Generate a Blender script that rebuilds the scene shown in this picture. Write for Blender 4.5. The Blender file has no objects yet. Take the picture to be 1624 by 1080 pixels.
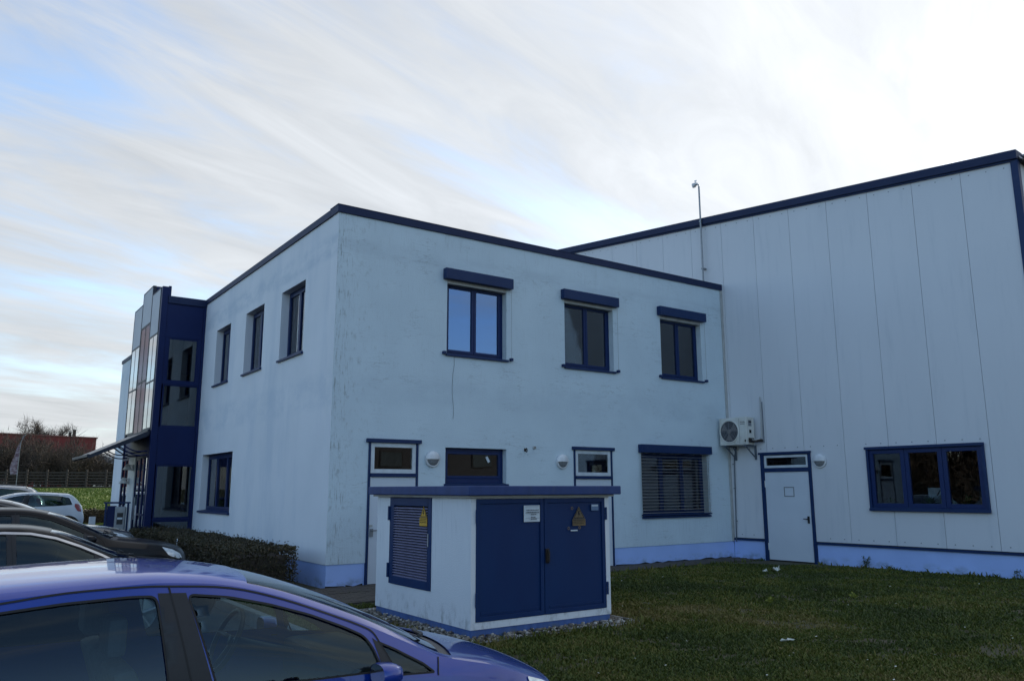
import bpy, bmesh, math, random
import numpy as np
from mathutils import Vector, Matrix
from mathutils.geometry import delaunay_2d_cdt

random.seed(7); np.random.seed(7)
scene = bpy.context.scene
C = scene.collection
R = math.radians

# ------------------------------------------------------------------ camera, sky, sun, exposure
YAW, PIT, ROL = 0.6123, 0.184, -0.0026
CAM = Vector((-5.5527, -13.5592, 1.7043))
fw = Vector((math.sin(YAW)*math.cos(PIT), math.cos(YAW)*math.cos(PIT), math.sin(PIT)))
rt = Vector((math.cos(YAW), -math.sin(YAW), 0)); up = rt.cross(fw)
rt, up = math.cos(ROL)*rt + math.sin(ROL)*up, math.cos(ROL)*up - math.sin(ROL)*rt
cd = bpy.data.cameras.new('camera'); cam = bpy.data.objects.new('camera', cd); C.objects.link(cam)
cd.sensor_width = 36; cd.sensor_fit = 'HORIZONTAL'; cd.lens = 1261.2582/1624*36
cd.clip_start = .05; cd.clip_end = 5000
m = Matrix((rt, up, -fw)).transposed().to_4x4(); m.translation = CAM
cam.matrix_world = m; scene.camera = cam

SUN_EL, SUN_AZ = R(25), R(64)          # azimuth from +Y towards +X
SUN_DIR = Vector((math.cos(SUN_EL)*math.sin(SUN_AZ), math.cos(SUN_EL)*math.cos(SUN_AZ), math.sin(SUN_EL)))
w = bpy.data.worlds.new('World'); scene.world = w; w.use_nodes = True
nt = w.node_tree; N = nt.nodes; LK = nt.links; N.clear()
def nd(t, **k):
    n = N.new(t)
    for a, b in k.items(): setattr(n, a, b)
    return n
def vmath(op, a, b=None):
    n = nd('ShaderNodeVectorMath', operation=op)
    for i, s in enumerate((a, b)):
        if s is None: continue
        if hasattr(s, 'links'): LK.new(s, n.inputs[i])
        else: n.inputs[i].default_value = s
    return n
def fmath(op, a, b=None, clamp=False):
    n = nd('ShaderNodeMath', operation=op, use_clamp=clamp)
    for i, s in enumerate((a, b)):
        if s is None: continue
        if hasattr(s, 'links'): LK.new(s, n.inputs[i])
        else: n.inputs[i].default_value = s
    return n.outputs[0]
sky = nd('ShaderNodeTexSky', sky_type='NISHITA', sun_disc=False, sun_elevation=SUN_EL, sun_rotation=SUN_AZ,
         air_density=1.0, dust_density=0.25, ozone_density=1.6)
tc = nd('ShaderNodeTexCoord')
sep = nd('ShaderNodeSeparateXYZ'); LK.new(tc.outputs['Generated'], sep.inputs[0])
zz = fmath('ADD', fmath('MAXIMUM', sep.outputs['Z'], 0.0), 0.14)
px = fmath('DIVIDE', sep.outputs['X'], zz); py = fmath('DIVIDE', sep.outputs['Y'], zz)
comb = nd('ShaderNodeCombineXYZ'); LK.new(px, comb.inputs[0]); LK.new(py, comb.inputs[1])
mp = nd('ShaderNodeMapping', vector_type='TEXTURE'); LK.new(comb.outputs[0], mp.inputs[0])
mp.inputs['Rotation'].default_value = (0, 0, R(20)); mp.inputs['Scale'].default_value = (2.0, .85, 1)
mp.inputs['Location'].default_value = (11, 4, 0)
n1 = nd('ShaderNodeTexNoise', noise_dimensions='2D'); LK.new(mp.outputs[0], n1.inputs['Vector'])
n1.inputs['Scale'].default_value = 1.1; n1.inputs['Detail'].default_value = 9; n1.inputs['Roughness'].default_value = .62; n1.inputs['Distortion'].default_value = .35
mp2 = nd('ShaderNodeMapping', vector_type='TEXTURE'); LK.new(comb.outputs[0], mp2.inputs[0])
mp2.inputs['Rotation'].default_value = (0, 0, R(14)); mp2.inputs['Scale'].default_value = (1.9, .55, 1)
mp2.inputs['Location'].default_value = (4, 11, 0)
n2 = nd('ShaderNodeTexNoise', noise_dimensions='2D'); LK.new(mp2.outputs[0], n2.inputs['Vector'])
n2.inputs['Scale'].default_value = 2.6; n2.inputs['Detail'].default_value = 10; n2.inputs['Roughness'].default_value = .6; n2.inputs['Distortion'].default_value = .5
nrm = vmath('NORMALIZE', tc.outputs['Generated'])
dsun = vmath('DOT_PRODUCT', nrm.outputs[0], tuple(SUN_DIR)).outputs['Value']
# the veil of cirrus is thickest on the sun's side and thins out into clear sky opposite
cvr = nd('ShaderNodeMapRange', interpolation_type='SMOOTHSTEP'); LK.new(dsun, cvr.inputs['Value'])
for k_, v_ in (('From Min',.0),('From Max',.5),('To Min',-.25),('To Max',.22)): cvr.inputs[k_].default_value = v_
base = fmath('ADD', fmath('ADD', fmath('MULTIPLY', n1.outputs[0], 1.25), fmath('MULTIPLY', n2.outputs[0], .55)), cvr.outputs[0])
mr = nd('ShaderNodeMapRange', interpolation_type='SMOOTHSTEP'); LK.new(base, mr.inputs['Value'])
mr.inputs['From Min'].default_value = .66; mr.inputs['From Max'].default_value = 1.24
hz = fmath('MULTIPLY', fmath('POWER', 2.718, fmath('MULTIPLY', fmath('MAXIMUM', sep.outputs['Z'], 0.0), -9.0)), .92)   # pale haze at the horizon
dens = fmath('MULTIPLY', mr.outputs[0], .96)
glow = fmath('POWER', fmath('MAXIMUM', dsun, 0.0), 8.0)
bright = fmath('ADD', fmath('MULTIPLY', glow, .66), 2.1)
shade = fmath('MULTIPLY', bright, fmath('ADD', fmath('MULTIPLY', n2.outputs[0], .55), .735))
cc = nd('ShaderNodeCombineColor')
LK.new(fmath('MULTIPLY', shade, .955), cc.inputs[0]); LK.new(fmath('MULTIPLY', shade, .992), cc.inputs[1]); LK.new(fmath('MULTIPLY', shade, 1.03), cc.inputs[2])
mx = nd('ShaderNodeMix', data_type='RGBA'); LK.new(dens, mx.inputs[0]); skd = vmath('SCALE', sky.outputs[0]); skd.inputs['Scale'].default_value = .77
hzm = nd('ShaderNodeMix', data_type='RGBA'); LK.new(hz, hzm.inputs[0]); LK.new(skd.outputs[0], hzm.inputs[6]); hzm.inputs[7].default_value = (1.55,1.85,2.2,1); LK.new(hzm.outputs[2], mx.inputs[6]); LK.new(cc.outputs[0], mx.inputs[7])
bg = nd('ShaderNodeBackground'); LK.new(mx.outputs[2], bg.inputs[0]); bg.inputs[1].default_value = 0.15
wo = nd('ShaderNodeOutputWorld'); LK.new(bg.outputs[0], wo.inputs[0])

sl = bpy.data.lights.new('sun', 'SUN'); sl.energy = 2.0; sl.angle = R(3); sl.color = (1, .93, .82)
so = bpy.data.objects.new('sun', sl); C.objects.link(so); so.rotation_euler = (-SUN_DIR).to_track_quat('-Z', 'Y').to_euler()
so.location = (30, 20, 40)
vs = scene.view_settings; vs.view_transform = 'Standard'; vs.look = 'None'; vs.exposure = 1.17; vs.gamma = 1; vs.use_curve_mapping = False
scene.render.engine = 'CYCLES'
cy = scene.cycles; cy.max_bounces = 8; cy.transparent_max_bounces = 16; cy.use_denoising = True
cy.caustics_reflective = False; cy.caustics_refractive = False; cy.sample_clamp_indirect = 6

# ------------------------------------------------------------------ materials
MATS = {}
def mat(name, col, rough=.6, metal=0., col2=None, nscale=4., stretch=(1,1,1), bump=0., bscale=60., coat=0., spec=.5, detail=5, lo=.35, hi=.65):
    """Principled material whose colour wanders between col and col2 with object-space noise, plus fine relief."""
    mt = bpy.data.materials.new(name); mt.use_nodes = True; MATS[name] = mt
    t = mt.node_tree; b = t.nodes['Principled BSDF']
    b.inputs['Roughness'].default_value = rough; b.inputs['Metallic'].default_value = metal
    b.inputs['Coat Weight'].default_value = coat; b.inputs['Coat Roughness'].default_value = .03
    b.inputs['Specular IOR Level'].default_value = spec
    tcn = t.nodes.new('ShaderNodeTexCoord'); mpn = t.nodes.new('ShaderNodeMapping'); mpn.inputs['Scale'].default_value = stretch
    t.links.new(tcn.outputs['Object'], mpn.inputs[0])
    no = t.nodes.new('ShaderNodeTexNoise'); no.inputs['Scale'].default_value = nscale; no.inputs['Detail'].default_value = detail
    t.links.new(mpn.outputs[0], no.inputs['Vector'])
    rp = t.nodes.new('ShaderNodeMapRange'); rp.inputs['From Min'].default_value = lo; rp.inputs['From Max'].default_value = hi
    t.links.new(no.outputs[0], rp.inputs[0])
    mxn = t.nodes.new('ShaderNodeMix'); mxn.data_type = 'RGBA'
    c2 = col2 or tuple(c*.82 for c in col)
    mxn.inputs[6].default_value = (*col, 1); mxn.inputs[7].default_value = (*c2, 1)
    t.links.new(rp.outputs[0], mxn.inputs[0]); t.links.new(mxn.outputs[2], b.inputs['Base Color'])
    if bump:
        nb = t.nodes.new('ShaderNodeTexNoise'); nb.inputs['Scale'].default_value = bscale; nb.inputs['Detail'].default_value = 3
        t.links.new(tcn.outputs['Object'], nb.inputs['Vector'])
        bp = t.nodes.new('ShaderNodeBump'); bp.inputs['Strength'].default_value = bump; bp.inputs['Distance'].default_value = .01
        t.links.new(nb.outputs[0], bp.inputs['Height']); t.links.new(bp.outputs[0], b.inputs['Normal'])
    return mt

def stained(mt, layers):
    """Adds dirt with a shape of its own: layers = (colour, amount, noise scale, stretch, lo, hi, axis, a0, a1) with a soft band mask along an object axis."""
    t = mt.node_tree; b = t.nodes['Principled BSDF']
    tcn = next(n for n in t.nodes if n.type == 'TEX_COORD')
    sp = t.nodes.new('ShaderNodeSeparateXYZ'); t.links.new(tcn.outputs['Object'], sp.inputs[0])
    for (col, amt, ns, st, lo, hi, axis, a0, a1, a2, a3) in layers:
        mpn = t.nodes.new('ShaderNodeMapping'); mpn.inputs['Scale'].default_value = st
        t.links.new(tcn.outputs['Object'], mpn.inputs[0])
        no = t.nodes.new('ShaderNodeTexNoise'); no.inputs['Scale'].default_value = ns; no.inputs['Detail'].default_value = 8; no.inputs['Roughness'].default_value = .68
        t.links.new(mpn.outputs[0], no.inputs['Vector'])
        r = t.nodes.new('ShaderNodeMapRange'); r.interpolation_type = 'SMOOTHSTEP'
        r.inputs['From Min'].default_value = lo; r.inputs['From Max'].default_value = hi; r.inputs['To Max'].default_value = amt
        t.links.new(no.outputs[0], r.inputs[0])
        fac = r.outputs[0]
        if axis is not None:
            for p, q in ((a0, a1), (a3, a2)):
                mk = t.nodes.new('ShaderNodeMapRange'); mk.interpolation_type = 'SMOOTHSTEP'
                mk.inputs['From Min'].default_value = min(p, q); mk.inputs['From Max'].default_value = max(p, q)
                if p > q: mk.inputs['To Min'].default_value = 1; mk.inputs['To Max'].default_value = 0
                t.links.new(sp.outputs[axis], mk.inputs[0])
                mu = t.nodes.new('ShaderNodeMath'); mu.operation = 'MULTIPLY'
                t.links.new(fac, mu.inputs[0]); t.links.new(mk.outputs[0], mu.inputs[1]); fac = mu.outputs[0]
        mxn = t.nodes.new('ShaderNodeMix'); mxn.data_type = 'RGBA'
        old = b.inputs['Base Color'].links[0].from_socket
        t.links.new(fac, mxn.inputs[0]); t.links.new(old, mxn.inputs[6]); mxn.inputs[7].default_value = (*col, 1)
        t.links.new(mxn.outputs[2], b.inputs['Base Color'])
    return mt

def glass(name, tint=(.75,.82,.85), refl=1.0, rough=0.0, ior=1.52, base=.035, tint2=(.95,.97,1)):
    mt = bpy.data.materials.new(name); mt.use_nodes = True; MATS[name] = mt
    t = mt.node_tree; t.nodes.clear()
    fr = t.nodes.new('ShaderNodeFresnel'); fr.inputs['IOR'].default_value = ior
    tcn = t.nodes.new('ShaderNodeTexCoord'); no = t.nodes.new('ShaderNodeTexNoise'); no.inputs['Scale'].default_value = 1.3; no.inputs['Detail'].default_value = 1
    t.links.new(tcn.outputs['Object'], no.inputs['Vector'])
    bp = t.nodes.new('ShaderNodeBump'); bp.inputs['Strength'].default_value = .05; bp.inputs['Distance'].default_value = .02
    t.links.new(no.outputs[0], bp.inputs['Height'])
    mu = t.nodes.new('ShaderNodeMath'); mu.operation = 'MULTIPLY_ADD'; mu.use_clamp = True
    t.links.new(fr.outputs[0], mu.inputs[0]); mu.inputs[1].default_value = refl; mu.inputs[2].default_value = base
    tr = t.nodes.new('ShaderNodeBsdfTransparent'); tr.inputs[0].default_value = (*tint, 1)
    gl = t.nodes.new('ShaderNodeBsdfGlossy'); gl.inputs['Roughness'].default_value = rough; gl.inputs['Color'].default_value = (*tint2,1)
    t.links.new(bp.outputs[0], gl.inputs['Normal'])
    ms = t.nodes.new('ShaderNodeMixShader'); t.links.new(mu.outputs[0], ms.inputs[0]); t.links.new(tr.outputs[0], ms.inputs[1]); t.links.new(gl.outputs[0], ms.inputs[2])
    o = t.nodes.new('ShaderNodeOutputMaterial'); t.links.new(ms.outputs[0], o.inputs[0])
    return mt

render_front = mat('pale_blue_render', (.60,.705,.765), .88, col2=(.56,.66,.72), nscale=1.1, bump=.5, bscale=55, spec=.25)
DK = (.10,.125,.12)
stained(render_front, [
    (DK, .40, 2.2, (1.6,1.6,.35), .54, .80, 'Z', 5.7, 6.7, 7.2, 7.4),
    (DK, .32, 5.0, (.7,.7,3.0), .60, .80, 'Z', 0., .5, 7.0, 7.3),
    ((.45,.54,.61), .30, 1.3, (1,1,1.5), .35, .62, 'Z', 3.2, 3.4, 3.7, 3.9),
    ((.43,.51,.57), .36, 1.6, (.6,.6,2.5), .36, .62, 'Z', 6.0, 6.15, 6.3, 6.45),
    ((.30,.34,.35), .5, 12., (7,7,.16), .55, .72, 'Z', 2.2, 5.0, 7.0, 7.2),
    ((.30,.36,.40), .45, 9., (6,6,.2), .50, .72, 'Z', .3, .35, .7, 1.6),
    ((.24,.28,.28), .5, 9.0, (1,1,.7), .52, .72, 'X', -1., -.5, .25, 1.3),
    ((.13,.15,.145), .8, 7.0, (5,5,.5), .53, .68, 'X', -.06, -.01, .16, .45),
])
def cracks(mt, amt, sc, st, wdt, seed=0.):
    """Hairline crazing: thin contour lines of a stretched noise, broken up by a second one."""
    t = mt.node_tree; b = t.nodes['Principled BSDF']; tcn = next(n for n in t.nodes if n.type == 'TEX_COORD')
    mpn = t.nodes.new('ShaderNodeMapping'); mpn.inputs['Scale'].default_value = st; mpn.inputs['Location'].default_value = (seed,seed,seed); t.links.new(tcn.outputs['Object'], mpn.inputs[0])
    no = t.nodes.new('ShaderNodeTexNoise'); no.inputs['Scale'].default_value = sc; no.inputs['Detail'].default_value = 5; t.links.new(mpn.outputs[0], no.inputs['Vector'])
    n2_ = t.nodes.new('ShaderNodeTexNoise'); n2_.inputs['Scale'].default_value = 1.4; n2_.inputs['Detail'].default_value = 3; t.links.new(tcn.outputs['Object'], n2_.inputs['Vector'])
    def ma(op, *a):
        k = t.nodes.new('ShaderNodeMath'); k.operation = op; k.use_clamp = op in ('SUBTRACT',) and False
        for i, q in enumerate(a):
            if hasattr(q, 'links'): t.links.new(q, k.inputs[i])
            else: k.inputs[i].default_value = q
        return k.outputs[0]
    line = ma('LESS_THAN', ma('ABSOLUTE', ma('SUBTRACT', no.outputs[0], .5)), wdt)
    brk = t.nodes.new('ShaderNodeMapRange'); brk.inputs['From Min'].default_value = .48; brk.inputs['From Max'].default_value = .62; t.links.new(n2_.outputs[0], brk.inputs[0])
    fac = ma('MULTIPLY', ma('MULTIPLY', line, brk.outputs[0]), amt)
    mxn = t.nodes.new('ShaderNodeMix'); mxn.data_type = 'RGBA'; old = b.inputs['Base Color'].links[0].from_socket
    t.links.new(fac, mxn.inputs[0]); t.links.new(old, mxn.inputs[6]); mxn.inputs[7].default_value = (.20,.24,.26,1); t.links.new(mxn.outputs[2], b.inputs['Base Color'])
cracks(render_front, .32, 1.0, (1.2,1.2,7.), .006)
cracks(render_front, .26, 2.2, (1.,1.,5.), .005, 7.)
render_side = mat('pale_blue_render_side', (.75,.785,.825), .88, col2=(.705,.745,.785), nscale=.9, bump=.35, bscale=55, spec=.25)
stained(render_side, [
    ((.46,.55,.64), .5, 1.3, (1,.5,2.0), .36, .62, 'Z', 5.95, 6.1, 6.35, 6.55),
    ((.48,.57,.66), .38, 1.1, (1,.6,1.5), .38, .62, 'Z', 3.1, 3.3, 3.7, 3.95),
    ((.47,.56,.66), .4, .8, (1,1.2,.25), .45, .7, 'Z', -1, -.5, 8, 9),
])
plinth_m = mat('periwinkle_plinth', (.40,.55,.93), .8, col2=(.365,.505,.87), nscale=2., bump=.25, bscale=40, spec=.3)
stained(plinth_m, [((.16,.19,.24), .6, 3.5, (1,1,1.5), .45, .7, 'Z', -.3, -.2, .06, .22)])
trim = mat('navy_metal_trim', (.004,.022,.088), .5, col2=(.006,.026,.096), nscale=3, spec=.3)
stained(trim, [((.04,.06,.11), .35, 5., (1,1,1), .52, .78, None, 0,0,0,0)])
fascia_m = mat('navy_roof_fascia', (.005,.016,.062), .55, col2=(.009,.021,.07), nscale=2, spec=.3)
winframe = mat('navy_window_frame', (.002,.017,.088), .42, col2=(.003,.02,.096), nscale=6, spec=.3)
whiteframe = mat('white_window_frame', (.62,.68,.72), .45, nscale=5)
doorwhite = mat('pale_door_paint', (.60,.655,.72), .5, col2=(.56,.615,.68), nscale=1.5, spec=.4)
panel_m = mat('blue_grey_sheet_panel', (.635,.66,.695), .48, col2=(.605,.63,.665), nscale=.7, stretch=(1,1,.5), bump=.04, bscale=7, spec=.4)
stained(panel_m, [((.32,.38,.44), .3, 1.5, (3,3,.3), .5, .8, None, 0,0,0,0)])
darkgap = mat('dark_joint', (.03,.035,.045), .9)
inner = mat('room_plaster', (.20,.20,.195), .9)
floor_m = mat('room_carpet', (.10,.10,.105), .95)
pane_m = glass('window_glass', (.62,.68,.70), 1.25)
pane_soft = glass('hall_window_glass', (.7,.75,.77), .75, base=.015)
pane_film = glass('sun_film_glass', (.25,.3,.35), 1.0, base=.34, tint2=(.34,.52,.86))
pane_dark = glass('tinted_glass', (.42,.5,.52), 1.5)
kwall = mat('kiosk_render', (.75,.775,.80), .88, col2=(.70,.73,.76), nscale=1.6, stretch=(1,1,.5), bump=.5, bscale=90, spec=.25)
stained(kwall, [((.33,.37,.41), .5, 5.0, (5,5,.25), .52, .72, 'Z', .5, 1.3, 1.7, 1.8), ((.24,.25,.24), .6, 6., (1.5,1.5,.8), .46, .70, 'Z', -.1, 0, .16, .42)])
kdoor = mat('kiosk_navy_door', (.001,.022,.096), .55, col2=(.0015,.027,.108), nscale=2.5, stretch=(1,1,.4), spec=.3)
kroof = mat('kiosk_navy_roof', (.010,.034,.135), .6, col2=(.018,.048,.17), nscale=4, stretch=(2,2,.6), bump=.1)
stained(kroof, [((.05,.075,.12), .5, 3., (4,4,.6), .52, .75, None, 0,0,0,0)])
kplinth = mat('kiosk_blue_plinth', (.07,.14,.36), .75, col2=(.05,.10,.27), nscale=6, stretch=(2,2,.3), bump=.2)
stained(kplinth, [((.13,.14,.13), .7, 6., (1,1,1), .42, .68, 'Z', -.1, 0, .03, .09)])
louvre_m = mat('mauve_louvre_metal', (.22,.21,.33), .5, col2=(.18,.175,.28), nscale=5)
iron = mat('worn_dark_iron', (.03,.028,.03), .5, .5, col2=(.05,.038,.03), nscale=14)
black = mat('black_plastic', (.015,.015,.017), .5, nscale=20)
signwhite = mat('white_sign', (.62,.68,.72), .5, nscale=9, col2=(.56,.62,.66))
signyellow = mat('yellow_sign', (.62,.36,.025), .55, nscale=9, col2=(.52,.30,.03))
signfaded = mat('faded_yellow_sign', (.20,.135,.06), .7, nscale=9, col2=(.13,.095,.06))
signblue = mat('pale_blue_sticker', (.12,.20,.34), .5)
ink = mat('grey_print', (.10,.12,.15), .8)
inkblack = mat('black_print', (.012,.011,.01), .8)
acw = mat('aged_white_enamel', (.66,.67,.63), .5, col2=(.58,.58,.53), nscale=4)
stained(acw, [((.20,.15,.07), .7, 4., (1,1,1), .58, .75, None, 0,0,0,0)])
steel = mat('galvanised_steel', (.30,.32,.34), .5, .7, col2=(.24,.26,.28), nscale=9)
bracket_m = mat('weathered_bracket', (.12,.15,.19), .6, .3, nscale=8)
lampwhite = mat('lamp_white', (.72,.74,.76), .4, nscale=6)
lampglass = mat('lamp_ribbed_lens', (.16,.17,.18), .22, nscale=40, col2=(.24,.25,.26), spec=.7)
pipe_m = mat('cream_pipe', (.44,.45,.44), .55, nscale=6)
rubber = mat('black_rubber', (.012,.012,.013), .7, nscale=30)
grille_m = mat('fan_dark', (.075,.075,.085), .6, nscale=10)
fanblade = mat('fan_blade_grey', (.20,.19,.19), .55, nscale=8)

# ------------------------------------------------------------------ mesh helpers
class MB:
    def __init__(s): s.v = []; s.f = []
    def add(s, vs, fs):
        o = len(s.v); s.v += [tuple(p) for p in vs]; s.f += [tuple(i+o for i in f) for f in fs]; return s
    def box(s, x0, x1, y0, y1, z0, z1):
        return s.add([(x0,y0,z0),(x1,y0,z0),(x1,y1,z0),(x0,y1,z0),(x0,y0,z1),(x1,y0,z1),(x1,y1,z1),(x0,y1,z1)],
                     [(0,3,2,1),(4,5,6,7),(0,1,5,4),(1,2,6,5),(2,3,7,6),(3,0,4,7)])
    def prism(s, poly, y0, y1):            # poly in (x,z), extruded along y
        n = len(poly); v = [(x,y0,z) for x,z in poly] + [(x,y1,z) for x,z in poly]
        f = [tuple(range(n)), tuple(range(2*n-1, n-1, -1))] + [(i, i+n, (i+1)%n+n, (i+1)%n) for i in range(n)]
        return s.add(v, f)
    def tube(s, pts, r, n=8, cap=True):
        pts = [Vector(p) for p in pts]; k = len(pts); vs = []; prev = None
        rr = r if hasattr(r, '__len__') else [r]*k
        for i, p in enumerate(pts):
            d = (pts[min(i+1,k-1)] - pts[max(i-1,0)])
            d = d.normalized() if d.length > 1e-9 else Vector((0,0,1))
            a = prev - d*prev.dot(d) if prev is not None else d.orthogonal()
            if a.length < 1e-6: a = d.orthogonal()
            a.normalize(); prev = a; b = d.cross(a)
            vs += [tuple(p + rr[i]*(math.cos(2*math.pi*j/n)*a + math.sin(2*math.pi*j/n)*b)) for j in range(n)]
        fs = [(i*n+j, i*n+(j+1)%n, (i+1)*n+(j+1)%n, (i+1)*n+j) for i in range(k-1) for j in range(n)]
        if cap: fs += [tuple(range(n-1,-1,-1)), tuple(range((k-1)*n, k*n))]
        return s.add(vs, fs)
    def lathe(s, prof, axis='y', n=24, c=(0,0,0), a0=0, a1=2*math.pi):   # prof: (radius, height along axis)
        full = abs(a1-a0-2*math.pi) < 1e-6; m_ = n if full else n+1; vs = []
        for r, h in prof:
            for j in range(m_):
                a = a0 + (a1-a0)*j/n; u, w_ = r*math.cos(a), r*math.sin(a)
                p = {'y': (u, h, w_), 'z': (u, w_, h), 'x': (h, u, w_)}[axis]
                vs.append((c[0]+p[0], c[1]+p[1], c[2]+p[2]))
        k = len(prof); fs = []
        for i in range(k-1):
            for j in range(n if full else n):
                j2 = (j+1) % m_
                fs.append((i*m_+j, i*m_+j2, (i+1)*m_+j2, (i+1)*m_+j))
        return s.add(vs, fs)
    def build(s, name, material, parent=None, bevel=0, smooth=False, loc=None, rotz=None):
        me = bpy.data.meshes.new(name); me.from_pydata(s.v, [], s.f)
        bm = bmesh.new(); bm.from_mesh(me)
        bmesh.ops.recalc_face_normals(bm, faces=bm.faces)
        if bevel:
            bmesh.ops.remove_doubles(bm, verts=bm.verts, dist=1e-5)
            bmesh.ops.bevel(bm, geom=list(bm.edges), offset=bevel, segments=2, profile=.6, affect='EDGES', clamp_overlap=True)
        bm.to_mesh(me); bm.free()
        if smooth: me.polygons.foreach_set('use_smooth', [True]*len(me.polygons))
        if material: me.materials.append(material)
        o = bpy.data.objects.new(name, me); C.objects.link(o)
        if parent is not None: o.parent = parent
        if loc is not None: o.location = loc
        if rotz is not None: o.rotation_euler = (0,0,rotz)
        return o
def raw_mesh(name, v, f, material, parent=None, smooth=False):
    me = bpy.data.meshes.new(name); v = np.asarray(v, np.float32); f = np.asarray(f, np.int32); k = f.shape[1]
    me.vertices.add(len(v)); me.vertices.foreach_set('co', v.ravel())
    me.loops.add(f.size); me.loops.foreach_set('vertex_index', f.ravel())
    me.polygons.add(len(f)); me.polygons.foreach_set('loop_start', np.arange(0, f.size, k, dtype=np.int32))
    me.polygons.foreach_set('loop_total', np.full(len(f), k, np.int32))
    me.update(calc_edges=True); me.validate()
    if smooth: me.polygons.foreach_set('use_smooth', [True]*len(me.polygons))
    me.materials.append(material)
    o = bpy.data.objects.new(name, me); C.objects.link(o)
    if parent is not None: o.parent = parent
    return o
def share(src, name, parent, loc=(0,0,0), rot=(0,0,0)):
    o = src.copy(); o.name = name; C.objects.link(o); o.parent = parent; o.location = loc; o.rotation_euler = rot
    return o
def empty(name, label=None, cat=None, loc=(0,0,0), rotz=0, group=None):
    o = bpy.data.objects.new(name, None); C.objects.link(o); o.location = loc; o.rotation_euler = (0,0,rotz); o.empty_display_size = .2
    if label: tag(o, label, cat, group)
    return o
def tag(o, label, cat, group=None):
    o['label'] = label; o['category'] = cat
    if group: o['group'] = group
    return o
def struct(o, kind='structure'): o['kind'] = kind; return o

def wall_cells(mb, x0, x1, z0, z1, openings, t, y=0.0):
    """Wall slab with rectangular openings, outer face at y, thickness t towards +y."""
    xs = sorted({x0, x1, *[o[0] for o in openings], *[o[1] for o in openings]})
    zs = sorted({z0, z1, *[o[2] for o in openings], *[o[3] for o in openings]})
    inside = lambda a, b: any(o[0] <= a <= o[1] and o[2] <= b <= o[3] for o in openings)
    for i in range(len(xs)-1):
        for j in range(len(zs)-1):
            a, b, c, d = xs[i], xs[i+1], zs[j], zs[j+1]
            if inside((a+b)/2, (c+d)/2): continue
            mb.add([(a,y,c),(b,y,c),(b,y,d),(a,y,d)], [(0,1,2,3)])
            mb.add([(a,y+t,c),(b,y+t,c),(b,y+t,d),(a,y+t,d)], [(3,2,1,0)])
    for (a, b, c, d) in openings:
        for q in ([(a,c),(b,c)], [(b,c),(b,d)], [(b,d),(a,d)], [(a,d),(a,c)]):
            (p, r), (s_, u) = q
            mb.add([(p,y,r),(s_,y,u),(s_,y+t,u),(p,y+t,r)], [(0,1,2,3)])
    for q in ([(x0,z0),(x1,z0)], [(x1,z0),(x1,z1)], [(x1,z1),(x0,z1)], [(x0,z1),(x0,z0)]):
        (p, r), (s_, u) = q
        mb.add([(p,y,r),(s_,y,u),(s_,y+t,u),(p,y+t,r)], [(0,1,2,3)])
    return mb

def ring(mb, x0, x1, z0, z1, wd, y0, y1, wb=None):
    wb = wb or wd
    mb.box(x0, x0+wd, y0, y1, z0, z1); mb.box(x1-wd, x1, y0, y1, z0, z1)
    mb.box(x0+wd, x1-wd, y0, y1, z0, z0+wb); mb.box(x0+wd, x1-wd, y0, y1, z1-wd, z1)
    return mb

def window(parent, x0, x1, z0, z1, n, recess=.15, rotz=None, sill=True, fm=None, pm=None, fw_=.065, name='window', sashes=True, bottom=None):
    """Frame set back in an opening of a wall whose outer face is y=0; returns the frame, parent of sashes, panes and sill."""
    fm = fm or winframe; pm = pm or pane_m
    g = .002
    mb = MB(); ring(mb, x0+g, x1-g, z0+g, z1-g, fw_, recess, recess+.07, bottom)
    fr = mb.build(name, fm, parent, bevel=.004, rotz=rotz)
    ix0, ix1, iz0, iz1 = x0+fw_, x1-fw_, z0+(bottom or fw_), z1-fw_
    wd = (ix1-ix0)/n
    for i in range(n):
        a, b = ix0+i*wd, ix0+(i+1)*wd
        k = .05
        if sashes:
            s = MB(); ring(s, a+.004, b-.004, iz0+.004, iz1-.004, k, recess-.012, recess+.055)
            s.build('sash', fm, fr, bevel=.005)
        else: k = .0
        MB().box(a+k, b-k, recess+.018, recess+.030, iz0+k, iz1-k).build('pane', pm, fr)
    if sill:
        s = MB()
        s.add([(x0-.03,-.05,z0-.045),(x1+.03,-.05,z0-.045),(x1+.03,-.05,z0-.004),(x0-.03,-.05,z0-.004),
               (x0-.03,-.003,z0-.045),(x1+.03,-.003,z0-.045),(x1+.03,-.003,z0+.006),(x0-.03,-.003,z0+.006)],
              [(0,1,2,3),(3,2,6,7),(0,4,5,1),(0,3,7,4),(1,5,6,2),(4,7,6,5)])
        s.add([(x0+.003,-.003,z0+.006),(x1-.003,-.003,z0+.006),(x1-.003,recess,z0+.03),(x0+.003,recess,z0+.03),
               (x0+.003,-.003,z0+.002),(x1-.003,-.003,z0+.002),(x1-.003,recess,z0+.002),(x0+.003,recess,z0+.002)],
              [(0,1,2,3),(4,7,6,5),(0,4,5,1),(1,5,6,2),(2,6,7,3),(3,7,4,0)])
        s.build('sill', trim, fr, bevel=.003)
    return fr

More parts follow.
